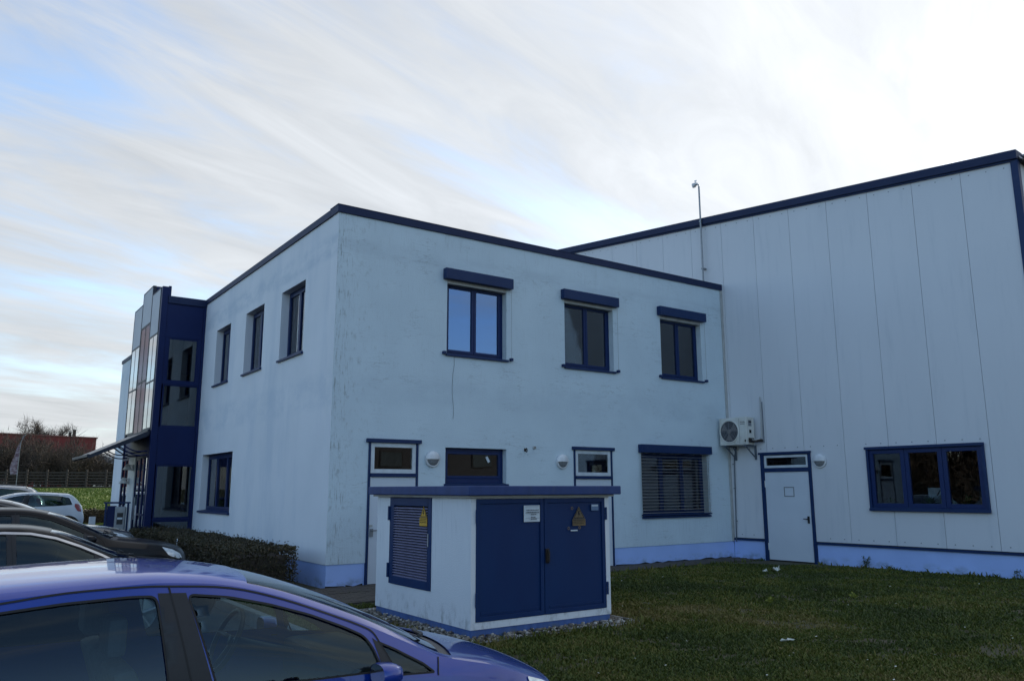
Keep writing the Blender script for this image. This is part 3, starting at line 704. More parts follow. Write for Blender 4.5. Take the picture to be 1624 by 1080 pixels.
backing.prism([(-12,.0),(DOOR[0],.0),(DOOR[0],2.53),(DOOR[1],2.53),(DOOR[1],0),(WIN[0],0),(WIN[0],2.56),(WIN[1],2.56),(WIN[1],0),(S1-.02,0),(S1-.02,VZ(S1)),(-12,VZ(-12))], .065, .12)
backing.build('inner_skin', darkgap, hall)
MB().box(WIN[0],WIN[1],.065,.12,0,WIN[2]).build('inner_skin', darkgap, hall)
mb = MB(); mb.box(-.0,DOOR[0]-.002,.02,.064,-.05,.438); mb.box(DOOR[1]+.002,S1-.06,.02,.064,-.05,.438); mb.build('plinth', plinth_m, hall)
mb = MB(); mb.box(-.0,DOOR[0]-.002,-.03,.06,.44,.485); mb.box(DOOR[1]+.002,S1+.0,-.03,.06,.44,.485); mb.build('base_flashing', trim, hall, bevel=.004)
q = MB(); q.prism([(-12,VZ(-12)),(S1+.11,VZ(S1+.11)),(S1+.11,VZ(S1+.11)+.185),(-12,VZ(-12)+.185)], -.09, .25); q.build('verge_trim', fascia_m, hall, bevel=.006)
q = MB(); q.prism([(-12,VZ(-12)-.035),(S1,VZ(S1)-.035),(S1,VZ(S1)-.003),(-12,VZ(-12)-.003)], -.045, .05); q.build('verge_drip', trim, hall)
MB().box(S1-.03,S1+.10,-.035,.10,.0,VZ(S1)+.0).build('corner_trim', trim, hall, bevel=.004)
q = MB(); q.prism([(-12,VZ(-12)+.13),(S1+.15,VZ(S1+.15)+.13),(S1+.15,VZ(S1+.15)+.17),(-12,VZ(-12)+.17)], .26, 26); q.build('roof', steel, hall)
q = MB()
for i in range(20): q.box(S1+.0,S1+.06,.11+i*1.0,1.10+i*1.0,.5,VZ(S1)-.02)
q.build('eaves_wall', panel_m, hall); MB().box(S1+.0,S1+.05,.11,20.1,-.05,.49).build('eaves_plinth', plinth_m, hall)
MB().box(S1-.06,S1-.01,.13,20.1,0,VZ(S1)-.03).build('eaves_inner_skin', darkgap, hall)
gt = MB(); gt.add(*(lambda q: (q.v, q.f))(MB().lathe([(.09,-.0),(.09,20.2)], 'y', 12, c=(S1+.22,0,VZ(S1)+.06), a0=math.pi, a1=2*math.pi))); gt.build('gutter', steel, hall)
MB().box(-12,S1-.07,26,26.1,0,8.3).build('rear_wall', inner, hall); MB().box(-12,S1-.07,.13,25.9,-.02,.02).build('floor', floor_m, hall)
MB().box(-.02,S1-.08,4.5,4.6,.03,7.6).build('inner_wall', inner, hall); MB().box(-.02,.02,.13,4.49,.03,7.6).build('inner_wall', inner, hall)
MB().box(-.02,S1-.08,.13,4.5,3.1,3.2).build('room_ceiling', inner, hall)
# hall window, set proud of the panels
q = MB(); ring(q, WIN[0], WIN[1], WIN[2], WIN[3], .055, -.05, .10)
q.box(WIN[0]-.02, WIN[1]+.02, -.075, -.0505, WIN[3]-.045, WIN[3]+.012); q.box(WIN[0]-.0, WIN[1]+.02, -.085, -.0505, WIN[2]-.02, WIN[2]+.035)
hw = q.build('window', trim, hall, bevel=.004)
wd = (WIN[1]-WIN[0]-.11)/3
for i in range(3):
    a = WIN[0]+.055+i*wd
    s_ = MB(); ring(s_, a+.003, a+wd-.003, WIN[2]+.058, WIN[3]-.058, .085, -.012, .06); s_.build('sash', winframe, hw, bevel=.006)
    MB().box(a+.085, a+wd-.085, .02, .032, WIN[2]+.14, WIN[3]-.14).build('pane', pane_soft, hw)
# hall door
q = MB(); q.box(DOOR[0],DOOR[0]+.095,-.03,.09,0,DOOR[3]); q.box(DOOR[1]-.075,DOOR[1],-.03,.09,0,DOOR[3]); q.box(DOOR[0]+.095,DOOR[1]-.075,-.03,.09,DOOR[3]-.055,DOOR[3])
q.box(DOOR[0]-.03,DOOR[1]+.03,-.06,-.031,DOOR[3]-.03,DOOR[3]+.02); q.box(DOOR[0]+.095,DOOR[1]-.075,-.035,.08,2.085,2.18)
hdoor = q.build('door', trim, hall, bevel=.004)
MB().box(DOOR[0]+.098,DOOR[1]-.078,-.008,.05,.03,2.082).build('door_leaf', doorwhite, hdoor, bevel=.004)
s_ = MB(); ring(s_, DOOR[0]+.098, DOOR[1]-.078, 2.183, 2.478, .055, -.008, .05); s_.build('transom_frame', whiteframe, hdoor, bevel=.004)
MB().box(DOOR[0]+.153,DOOR[1]-.133,.015,.027,2.238,2.423).build('pane', pane_m, hdoor)
MB().box(DOOR[0]+.09,DOOR[1]-.07,-.02,.09,.0,.028).build('threshold', iron, hdoor)
q = MB().box(2.075,2.12,-.028,-.009,.90,1.06); q.tube([(2.10,-.03,1.0),(2.10,-.075,1.0),(2.0,-.075,1.0)], .011, 8); q.build('handle', black, hdoor)
q = MB(); ring(q, 1.50, 1.77, 1.50, 1.73, .022, -.0105, -.0085); q.build('faded_notice_outline', steel, hdoor)
for z_ in (.25, 1.72): MB().tube([(DOOR[0]+.10,-.02,z_),(DOOR[0]+.10,-.02,z_+.16)], .012, 8).build('hinge', lampwhite, hdoor)
lp = hp(2.484, 2.311); wall_lamp(lp, HROT, 'round white half-hooded wall lamp beside the hall door', .16)

# things seen through the hall window
pl = mat('houseplant_leaf', (.07,.13,.03), .5, nscale=9)
for s_, hgt, lab in ((3.95,.22,'leftmost'), (4.75,.30,'middle'), (5.50,.26,'rightmost')):
    p = empty('potted_plant', f'{lab} of three green pot plants on the sill inside the hall window', 'plant', hp(s_, 1.24, -.22), HROT, 'pot plants inside the hall window')
    MB().lathe([(0,0),(.06,0),(.08,.12),(.07,.12),(0,.10)], 'z', 14).build('pot', inner, p, smooth=True)
    lv = MB()
    for k in range(46):
        a = random.uniform(0,6.28); e_ = random.uniform(.2,1.3); L_ = random.uniform(.5,1)*hgt; b_ = Vector((math.cos(a)*math.cos(e_), math.sin(a)*math.cos(e_), math.sin(e_)))
        s2 = Vector((-math.sin(a), math.cos(a), 0))*.028; o_ = Vector((0,0,.11))
        lv.add([o_, o_+b_*L_*.5+s2, o_+b_*L_+Vector((0,0,-.03)), o_+b_*L_*.5-s2], [(0,1,2,3)])
    lv.build('foliage', pl, p)
ps = empty('leaning_poster', 'white printed poster standing behind the middle pane of the hall window', 'poster', hp(4.92, 1.24, -.30), HROT)
MB().box(-.22,.22,0,.012,.0,.46).build('sheet', signwhite, ps)
q = MB()
for k in range(5): q.add(*(lambda m_: (m_.v, m_.f))(MB().lathe([(.04+.02*k,-.003),(.05+.02*k,-.003)], 'y', 20, c=(.08,0,.2), a0=.3*k, a1=.3*k+4)))
q.add([(-.06,-.003,.30),(.02,-.003,.42),(.03,-.003,.40),(-.03,-.003,.29)], [(0,1,2,3)]); q.build('print', inkblack, ps)

# ------------------------------------------------------------------ air conditioner on the hall wall
ac = empty('air_conditioner', 'aged white outdoor air conditioner unit on brackets beside the office corner', 'air conditioner', hp(.46, 2.75, .285), HROT)
MB().box(-.395,.395,-.165,.165,.0,.675).build('case', acw, ac, bevel=.014)
MB().lathe([(.0,-.1665),(.262,-.1665)], 'y', 40, c=(-.105,0,.335)).build('fan_opening', grille_m, ac)
q = MB(); q.lathe([(.255,-.168),(.262,-.185),(.285,-.182),(.29,-.166)], 'y', 40, c=(-.105,0,.335)); q.build('fan_ring', acw, ac, smooth=True)
fb = MB()
for k in range(3):
    a0 = k*2.094+.5; pts = []
    for r_ in (.04,.12,.20,.245):
        for da, yo in ((-.45,-.005),(.45,.0)): pts.append((-.105+r_*math.cos(a0+da*(.5+r_*2.2)), -.169+yo, .335+r_*math.sin(a0+da*(.5+r_*2.2))))
    fb.add(pts, [(0,1,3,2),(2,3,5,4),(4,5,7,6)])
fb.lathe([(.0,-.180),(.055,-.180),(.06,-.168)], 'y', 20, c=(-.105,0,.335)); fb.build('fan', fanblade, ac)
gr = MB()
for r_ in (.08,.13,.18,.23): gr.lathe([(r_-.002,-.187),(r_+.002,-.187)], 'y', 32, c=(-.105,0,.335))
for k in range(8): a = k*math.pi/4; gr.tube([(-.105+.05*math.cos(a),-.187,.335+.05*math.sin(a)),(-.105+.26*math.cos(a),-.187,.335+.26*math.sin(a))], .003, 4)
gr.build('fan_guard', steel, ac)
MB().box(.185,.191,-.167,-.1655,.03,.645).build('panel_seam', ink, ac)
q = MB()
for k in range(7): q.box(.225+k*.020, .235+k*.020, -.1675, -.1655, .535, .535+.018*(1+(k*3)%2)); 
for k in range(6): q.box(.225+k*.022, .238+k*.022, -.1675, -.1655, .495, .513)
q.build('maker_lettering', inkblack, ac)
MB().box(.33,.365,-.1675,-.1655,.07,.12).build('label_plate', inkblack, ac)
q = MB(); q.box(.3955,.398,-.08,.05,.45,.60); q.build('service_plate', steel, ac); q = MB(); q.box(.3955,.40,-.05,.03,.28,.36); q.box(.3955,.40,-.06,.05,.54,.57); q.build('vent_slots', inkblack, ac)
MB().box(.396,.43,-.10,.10,.05,.16).build('valve_cover', iron, ac, bevel=.01)
for xx in (-.25,.33):
    q = MB(); q.box(xx-.02,xx+.02,-.17,.28,-.045,-.003); q.box(xx-.02,xx+.02,.245,.282,-.36,-.046)
    q.tube([(xx,-.13,-.045),(xx,.25,-.31)], .018, 6); q.build('bracket', bracket_m, ac)
cp = [hp(.88,2.86,.30), hp(.98,2.86,.28), hp(1.0,2.9,.06), hp(1.0,3.1,.035), hp(1.01,3.92,.035)]
cdn = empty('refrigerant_pipe', 'grey pipe rising up the hall wall from the air conditioner', 'pipe')
MB().tube(cp, .016, 8).build('pipe', pipe_m, cdn, smooth=True); MB().tube([hp(.86,2.84,.30), hp(.96,2.83,.27), hp(1.02,2.85,.05)], .035, 8).build('lagging', iron, cdn, smooth=True)
MB().tube([hp(1.045,2.8,.02), hp(1.045,3.8,.02)], .009, 6).build('cable_duct', bracket_m, cdn)
dp = empty('drain_pipe', 'thin grey drain pipe running down the inner corner below the air conditioner', 'pipe')
MB().tube([hp(.24,2.74,.20), hp(.22,2.6,.05), hp(.16,2.45,.03), hp(.13,1.4,.03), hp(.10,.40,.03)], .014, 6).build('pipe', bracket_m, dp)
q = MB()
for z_ in (.9,1.7,2.3): p = hp(.13, z_, .03); q.box(p.x-.02,p.x+.02,p.y-.02,p.y+.02,z_-.012,z_+.012)
q.build('pipe_clips', steel, dp)
cs = empty('corner_flashing', 'cream vertical flashing strip in the corner where office meets hall', 'flashing')
MB().box(LF-.09,LF-.005,-.035,-.003,.42,6.82).build('strip', pipe_m, cs, bevel=.004)
MB().box(LF-.02,LF+.09,-.05,-.005,6.83,6.90).build('end_cap', pipe_m, cs, bevel=.004)
# mast with sensor
ms = empty('sensor_mast', 'thin grey mast with small weather sensor rising above the hall roof edge', 'mast', hp(-.46,6.9,.12), HROT)
MB().tube([(0,0,0),(0,0,2.95)], .024, 8).build('pole', steel, ms)
MB().box(-.03,.03,-.03,.12,1.93,1.97).build('wall_clamp', steel, ms); MB().box(-.03,.03,-.03,.12,.6,.64).build('wall_clamp', steel, ms)
q = MB().tube([(0,0,2.95),(0,0,3.0),(-.12,0,3.03)], .016, 8); q.build('arm', steel, ms)
q = MB().box(-.20,-.06,-.05,.05,3.02,3.08); q.lathe([(.0,-.04),(.05,-.02),(.055,.0),(.03,.03)], 'z', 14, c=(-.16,0,3.0)); q.tube([(-.10,0,3.08),(-.10,0,3.15)], .010, 6); q.box(-.14,-.07,-.01,.01,3.13,3.16)
q.build('sensor', lampwhite, ms, bevel=0)

# ------------------------------------------------------------------ transformer kiosk
ks = empty('transformer_kiosk', 'small pale transformer kiosk with navy doors and flat navy roof on the lawn', 'kiosk', (.65,-4.16,0))
def kb_(x0,x1,y0,y1,z0,z1,name,m_,bev=0,par=None): return MB().box(x0-.65,x1-.65,y0+4.16,y1+4.16,z0,z1).build(name, m_, par or ks, bevel=bev)
KX0,KX1,KY0,KY1 = -.43,1.735,-5.42,-2.90
kb_(KX0+.012,KX1-.012,KY0+.012,KY1-.012,-.1,.098,'plinth',kplinth,.004)
q = MB(); wall_cells(q, KX0, KX1, .10, 1.625, [(-.365,1.66,.18,1.586)], .10, KY0); q.v = [(x-.65,y+4.16,z) for x,y,z in q.v]; q.build('front_wall', kwall, ks)
q = MB(); wall_cells(q, -(KY1), -(KY0+.1), .10, 1.625, [(3.31,4.48,.44,1.592)], .10, 0); q.v = [(KX0+y-.65, -x+4.16, z) for x,y,z in q.v]; q.build('louvre_wall', kwall, ks)
kb_(KX1-.10,KX1,KY0+.1,KY1,.10,1.625,'side_wall',kwall); kb_(KX0+.1,KX1-.1,KY1-.1,KY1,.10,1.625,'back_wall',kwall)
kb_(KX0+.1,KX1-.1,KY0+.1,KY1-.1,.10,.13,'floor',floor_m)
kb_(KX0-.105,KX1+.125,KY0-.115,KY1+.10,1.627,1.738,'roof_slab',kroof,.012)
kb_(KX0-.05,KX1+.05,KY0-.05,KY1+.05,1.600,1.6265,'roof_seal',pipe_m)
# double door
def kd(x0, x1, name):
    y = KY0
    q = MB(); ring(q, x0, x1, .185, 1.582, .055, y-.008, y+.05); q.box(x0+.055,x1-.055,y+.008,y+.035,.24,1.527)
    q.v = [(a-.65,b+4.16,c) for a,b,c in q.v]; d = q.build(name, kdoor, ks, bevel=.004)
    kb_(x0+.075,x1-.075,y+.002,y+.0075,.262,.285,'bottom_lip',kdoor,0,d)
    return d
dl = kd(-.362,.640,'door'); dr = kd(.650,1.657,'door')
for d, xx in ((dl,-.375),(dr,1.655)):
    for z_ in (.35,1.30): kb_(xx,xx+.03,KY0-.022,KY0-.009,z_,z_+.16,'hinge',kdoor,.004,d)
q = MB().box(.655,.705,KY0-.03,KY0-.009,.80,.97); q.tube([(.68,KY0-.03,.95),(.68,KY0-.055,.93),(.68,KY0-.055,.82),(.68,KY0-.03,.80)], .012, 8)
q.v = [(a-.65,b+4.16,c) for a,b,c in q.v]; q.build('handle', iron, dr)
ysg = KY0-.0115
def kplate(x0,x1,z0,z1,name,m_,par,y=ysg,t=.003): return kb_(x0,x1,y-t,y,z0,z1,name,m_,0,par)
# white plate with lines of print
pl_ = kb_(.33,.575,KY0+.001,KY0+.0075,1.30,1.50,'white_plate',signwhite,.006,dl); pl_.location.y -= .012
random.seed(3)
for k, z_ in enumerate((1.485,1.432,1.405,1.378,1.345,1.322)):
    if k in (0,2,4): kb_(.345,.56,KY0-.0125,KY0-.0115,z_,z_+.0025,'ruled_line',ink,0,pl_)
    x_ = .36 if k < 3 else .43
    while x_ < (.54 if k < 3 else .50) and k:
        w_ = random.uniform(.008,.028); kb_(x_,x_+w_,KY0-.0125,KY0-.0115,z_+.008,z_+.018,'print',ink,0,pl_); x_ += w_+.006
# warning triangle and text plate
def warn(par, pts, txt, m_, orient):
    tri = MB(); tri.prism(pts, 0, .003); (tx0,tx1,tz0,tz1) = txt; tri.box(tx0,tx1,0,.003,tz0,tz1)
    cx = (pts[0][0]+pts[1][0])/2; zb = pts[0][1]; ht = pts[2][1]-zb
    bolt = [(cx-.012,zb+ht*.62),(cx+.012,zb+ht*.66),(cx+.002,zb+ht*.42),(cx+.020,zb+ht*.44),(cx-.010,zb+ht*.12),(cx-.003,zb+ht*.34),(cx-.020,zb+ht*.32)]
    ip = MB(); ip.prism(bolt, -.0012, -.0002)
    p3 = [Vector((*p,)) for p in pts]; c3 = sum(p3, Vector((0,0)))/3
    for i in range(3):
        a, b = c3+(p3[i]-c3)*.90, c3+(p3[(i+1)%3]-c3)*.90; a2, b2 = c3+(p3[i]-c3)*.76, c3+(p3[(i+1)%3]-c3)*.76
        ip.prism([tuple(a),tuple(b),tuple(b2),tuple(a2)], -.0012, -.0002)
    for r_ in range(3):
        x_ = tx0+.012; z_ = tz1-.018-r_*.022
        while x_ < tx1-.02: w_ = random.uniform(.006,.016); ip.box(x_, min(x_+w_,tx1-.01), -.0012, -.0002, z_, z_+.009); x_ += w_+.005
    for mb_ in (tri, ip): mb_.v = [orient(*p) for p in mb_.v]
    s_ = tri.build('warning_sign', m_, par); ip.build('warning_print', inkblack, s_)
warn(dr, [(1.11,1.325),(1.305,1.325),(1.2075,1.475)], (1.10,1.315,1.235,1.318), signfaded, lambda x,y,z: (x-.65, y+KY0-.0125+4.16, z))
# louvred door on the narrow side
LY0, LY1, LZ0, LZ1 = -4.48, -3.31, .44, 1.592
q = MB(); q.box(KX0-.012,KX0+.05,LY0+.004,LY0+.09,LZ0+.004,LZ1-.004); q.box(KX0-.012,KX0+.05,LY1-.12,LY1-.004,LZ0+.004,LZ1-.004)
q.box(KX0-.012,KX0+.05,LY0+.09,LY1-.12,LZ0+.004,LZ0+.11); q.box(KX0-.012,KX0+.05,LY0+.09,LY1-.12,LZ1-.11,LZ1-.004)
q.v = [(a-.65,b+4.16,c) for a,b,c in q.v]; lv = q.build('louvre_door', kdoor, ks, bevel=.005)
kb_(KX0+.045,KX0+.05,LY0+.09,LY1-.12,LZ0+.11,LZ1-.11,'insect_screen',inkblack,0,lv)
ssrc = None; ns = 27
for i in range(ns):
    z_ = LZ0+.113+(LZ1-LZ0-.226)*i/ns
    if ssrc is None:
        q = MB(); a, b = LY0+.09+4.16, LY1-.12+4.16; x_ = KX0-.65
        q.add([(x_-.010,a,0),(x_-.010,b,0),(x_+.030,b,.011),(x_+.030,a,.011),(x_-.010,a,.010),(x_-.010,b,.010),(x_+.030,b,.020),(x_+.030,a,.020)],
              [(0,1,2,3),(4,7,6,5),(0,4,5,1),(1,5,6,2),(2,6,7,3),(3,7,4,0)])
        ssrc = q.build('slat', louvre_m, lv, loc=(0,0,z_))
    else: share(ssrc, 'slat', lv, (0,0,z_))
for z_ in (.52,1.28): kb_(KX0-.03,KX0-.013,LY1-.012,LY1+.028,z_,z_+.19,'hinge',kdoor,.004,lv)
kb_(KX0-.022,KX0-.013,LY0+.06,LY0+.075,.98,1.14,'latch',pipe_m,.003,lv)
warn(lv, [(4.20,1.345),(4.38,1.345),(4.29,1.485)], (4.185,4.385,1.235,1.338), signyellow, lambda x,y,z: (KX0-.018+y-.65, -x+4.16, z))
kb_(1.415,1.54,ysg-.004,ysg-.001,1.422,1.502,'blue_sticker',signblue,0,dr); kb_(1.425,1.53,ysg-.0052,ysg-.0042,1.475,1.492,'sticker_text',signwhite,0,dr)
kb_(1.066,1.178,ysg-.004,ysg-.001,1.168,1.184,'white_strip',signwhite,0,dr)
q = MB(); 
for a, c in ((1.095,1.455),(1.035,1.205),(1.215,1.21)): q.lathe([(.012,-.0005),(.02,-.0005)], 'y', 12, c=(a-.65,ysg+4.16,c))
q.build('sticker_marks', signfaded, dr)

# ------------------------------------------------------------------ cars
def crom(P, k):
    """Catmull-Rom resampling of control rows P (n x d), k steps per span."""
    P = np.asarray(P, float); n = len(P); out = []
    for i in range(n-1):
        p0 = P[max(i-1,0)]; p1 = P[i]; p2 = P[i+1]; p3 = P[min(i+2,n-1)]
        for j in range(k):
            u = j/k; out.append(.5*((2*p1)+(-p0+p2)*u+(2*p0-5*p1+4*p2-p3)*u*u+(-p0+3*p1-3*p2+p3)*u**3))
    out.append(P[-1]); return np.array(out)
def pip(pt, poly):
    x, y = pt; r = False; n = len(poly)
    for i in range(n):
        x1, y1 = poly[i]; x2, y2 = poly[i-1]
        if (y1 > y) != (y2 > y) and x < (x2-x1)*(y-y1)/(y2-y1)+x1: r = not r
    return r
def rounded(poly, r, k=5):
    """Polygon with its corners rounded."""
    out = []; n = len(poly)
    for i in range(n):
        p = Vector(poly[i]); a = Vector(poly[i-1]); b = Vector(poly[(i+1)%n])
        da, db = (a-p), (b-p); rr = min(r, da.length*.45, db.length*.45)
        s_, e_ = p+da.normalized()*rr, p+db.normalized()*rr
        for j in range(k+1):
            u = j/k; out.append(tuple(s_*(1-u)**2 + p*2*u*(1-u) + e_*u*u))
    return out
def densify(poly, step, closed=True):
    out = []; n = len(poly)
    for i in range(n if closed else n-1):
        a, b = Vector(poly[i]), Vector(poly[(i+1)%n]); m_ = max(1, int((b-a).length/step))
        out += [tuple(a.lerp(b, j/m_)) for j in range(m_)]
    if not closed: out.append(tuple(poly[-1]))
    return out

PATCH = {}
class SideSurface:
    """Ruled, slightly bulged car side between the belt line B and the roof / bonnet edge E (rows x, w, z)."""
    def __init__(s, B, E):
        s.B, s.E = B, E; s.n = len(B)-1
    def at(s, u, v):
        i = min(max(int(u),0), s.n-1); f = u-i
        b = s.B[i]*(1-f)+s.B[i+1]*f; e = s.E[i]*(1-f)+s.E[i+1]*f
        p = b*(1-v)+e*v; bulge = .028*4*v*(1-v)*min(1, abs(e[2]-b[2])/.4)
        return np.array([p[0], p[1]+bulge, p[2]])
    def width(s, x, z):
        u, v = float(np.argmin(abs(s.B[:,0]-x))), .5
        for _ in range(14):
            p = s.at(u, v); h = .02
            pu = (s.at(min(u+h,s.n), v)-s.at(max(u-h,0), v)); pu = pu/(min(u+h,s.n)-max(u-h,0)); pv = (s.at(u, v+h)-s.at(u, v-h))/(2*h)
            J = np.array([[pu[0],pv[0]],[pu[2],pv[2]]]); d = np.array([x-p[0], z-p[2]])
            det = np.linalg.det(J)
            if abs(det) < 1e-9: break
            du, dv = np.linalg.solve(J, d); u = min(max(u+max(-3,min(3,du)),0),s.n); v = min(max(v+max(-.4,min(.4,dv)),-.3),1.3)
            if abs(d[0])+abs(d[1]) < 1e-5: break
        return s.at(u, v)[1]
def side_patch(S, outer, holes, off, sgn, step=.05):
    """Triangulated patch of the side surface bounded by an (x,z) polygon with holes."""
    key = (S.key, round(outer[0][0],4), round(outer[0][1],4), len(outer), len(holes), off)
    if key in PATCH:
        W0, F0 = PATCH[key]; return [(x, sgn*y, z) for x, y, z in W0], [f if sgn < 0 else f[::-1] for f in F0]
    vs = []; ed = []
    for poly in [outer]+holes:
        o = len(vs); vs += poly; ed += [(o+i, o+(i+1)%len(poly)) for i in range(len(poly))]
    xs = [p[0] for p in outer]; zs = [p[1] for p in outer]
    for x in np.arange(min(xs)+step/2, max(xs), step):
        for z in np.arange(min(zs)+step/2, max(zs), step):
            if pip((x,z), outer) and not any(pip((x,z), h) for h in holes): vs.append((x,z))
    v2, e2, f2, *_ = delaunay_2d_cdt([Vector(p) for p in vs], ed, [], 0, 1e-5)
    W = [(p.x, sgn*(S.width(p.x,p.y)+off), p.y) for p in v2]
    fs = []
    for f in f2:
        c = sum((v2[i] for i in f), Vector((0,0)))/len(f)
        if pip(c, outer) and not any(pip(c, h) for h in holes): fs.append(tuple(f))
    used = sorted({i for f in fs for i in f}); mp_ = {o: k for k, o in enumerate(used)}
    PATCH[key] = ([(W[i][0], abs(W[i][1]), W[i][2]) for i in used], [tuple(mp_[i] for i in f) for f in fs])
    W0, F0 = PATCH[key]; return [(x, sgn*y, z) for x, y, z in W0], [f if sgn < 0 else f[::-1] for f in F0]
def add_solid(mb, vs, fs, t_y):
    """Front skin plus a back skin pushed inwards so that the patch has thickness."""
    mb.add(vs, fs); mb.add([(x, y-math.copysign(t_y, y), z) for x, y, z in vs], [f[::-1] for f in fs])
def strip(S, line, wd, off, sgn):
    key = (S.key, 's', round(line[0][0],4), round(line[0][1],4), round(line[-1][0],4), len(line), wd)
    if key in PATCH: return [(x, sgn*y, z) for x, y, z in PATCH[key][0]], PATCH[key][1]
    L_ = [Vector(p) for p in line]; vs = []
    for i, p in enumerate(L_):
        d = (L_[min(i+1,len(L_)-1)]-L_[max(i-1,0)]).normalized(); n_ = Vector((-d.y, d.x))*wd/2
        for q in (p+n_, p-n_): vs.append((q.x, S.width(q.x,q.y)+off, q.y))
    PATCH[key] = (vs, [(2*i, 2*i+1, 2*i+3, 2*i+2) for i in range(len(L_)-1)])
    return [(x, sgn*y, z) for x, y, z in vs], PATCH[key][1]

def paint(name, col, metal=.25, dirt=None, coat=1.0):
    m_ = mat(name, col, .32, metal, col2=tuple(c*1.12 for c in col), nscale=1.2, coat=coat, spec=.5*coat)
    if dirt: stained(m_, [(dirt, .55, 7., (1,1,1), .40, .68, 'Z', 1.22, 1.34, 3, 4)])
    return m_
cglass = glass('car_glass', (.56,.70,.72), .8, ior=1.5, base=.02, tint2=(.78,.94,1))
cglass_dark = glass('privacy_car_glass', (.22,.30,.30), .75, ior=1.5, tint2=(.75,.92,.95))
cglass_clear = glass('windscreen_glass', (.45,.56,.55), 1.25, ior=1.5)
chrome = mat('chrome_trim', (.62,.64,.68), .14, 1.0, nscale=6)
seat_m = mat('car_seat_cloth', (.11,.115,.125), .9, nscale=20)
dash_m = mat('car_dashboard', (.03,.03,.033), .6, nscale=20)
tyre_m = mat('tyre_rubber', (.02,.02,.02), .85, nscale=30)
rim_m = mat('alloy_rim', (.42,.43,.44), .35, .8, nscale=6)
headl = mat('headlamp_lens', (.80,.84,.85), .10, .3, col2=(.55,.60,.64), nscale=18, coat=1.)
taill = mat('tail_lamp_red', (.35,.015,.012), .2, col2=(.22,.01,.01), nscale=9, coat=1.)
cowl_m = mat('cowl_plastic', (.10,.10,.105), .65, nscale=20)

HATCH = dict(
  # x, w, z of the roof / bonnet edge, then x, z of the centre line, tail to nose
  E=[(-1.60,.60,.86,-1.70,.88),(-1.53,.60,1.02,-1.64,1.05),(-1.36,.585,1.24,-1.47,1.29),(-1.20,.585,1.375,-1.26,1.445),(-.95,.615,1.415,-.98,1.485),
     (-.68,.640,1.437,-.68,1.508),(-.16,.652,1.466,-.16,1.523),(.05,.652,1.462,.10,1.516),(.29,.654,1.434,.36,1.488),(.56,.665,1.360,.64,1.422),
     (.85,.685,1.250,.93,1.318),(1.05,.705,1.168,1.13,1.232),(1.25,.725,1.075,1.37,1.120),(1.45,.745,.985,1.60,1.006),(1.60,.755,.945,1.78,.972),
     (1.84,.750,.886,2.00,.918),(2.09,.715,.795,2.24,.835),(2.30,.640,.715,2.43,.745),(2.40,.560,.64,2.52,.655)],
  B=[(-1.62,.64,.72),(-1.57,.70,.78),(-1.46,.745,.85),(-1.30,.770,.93),(-1.0,.795,.985),
     (-.68,.805,.980),(-.16,.820,.968),(.05,.822,.962),(.29,.825,.955),(.56,.826,.946),
     (.85,.824,.930),(1.05,.820,.918),(1.25,.812,.905),(1.45,.802,.890),(1.60,.795,.868),
     (1.84,.775,.815),(2.09,.735,.735),(2.30,.660,.660),(2.41,.575,.60)],
  rear_glass=(1,3), roof=(3,8), screen=(8.35,13), hood=(13.55,18), cowl=(13,13.55),
  win=[[(-1.30,1.06),(-1.20,1.30),(-.95,1.365),(-.67,1.388),(-.43,1.408),(-.16,1.417),(-.055,1.412),(.005,1.0),(-.30,1.01),(-.80,1.02)],
       [(.085,1.410),(.28,1.384),(.48,1.335),(.69,1.268),(.88,1.190),(.985,1.138),(1.025,1.080),(1.065,.965),(.65,.975),(.215,.992)]],
  quarter=[(1.055,1.105),(1.16,1.055),(1.32,.968),(1.385,.918),(1.14,.935),(1.095,.975)],
  bpillar=[(-.050,1.425),(.078,1.418),(.205,.975),(.010,.985)],
  gaps=[[(-.90,1.405),(-.68,1.424),(-.43,1.450),(-.16,1.457),(.01,1.451),(.29,1.424),(.56,1.350),(.85,1.240),(1.0,1.176),(1.045,1.145),(1.075,1.09),(1.13,.985),(1.16,.93)],
        [(0.0,1.452),(.045,1.26),(.10,1.02),(.11,.975)], [(1.43,.985),(1.41,.93),(1.405,.90)]],
  wheels=(-1.18,1.55), wheel_r=.30, sail=[(1.03,1.125),(1.075,1.09),(1.13,.985),(1.12,.955),(1.07,.96)],
  head=[(2.06,.800),(2.20,.755),(2.33,.690),(2.40,.630),(2.36,.600),(2.20,.640),(2.10,.70)],
  tail=[(-1.565,1.0),(-1.50,1.08),(-1.38,1.09),(-1.37,1.0),(-1.42,.90),(-1.48,.82),(-1.60,.80)],
  bottom=.20, mirror=(1.03,.93,.975), seats=(-.35,.0), dash=1.05, wheel_at=(.60,.36,1.0))
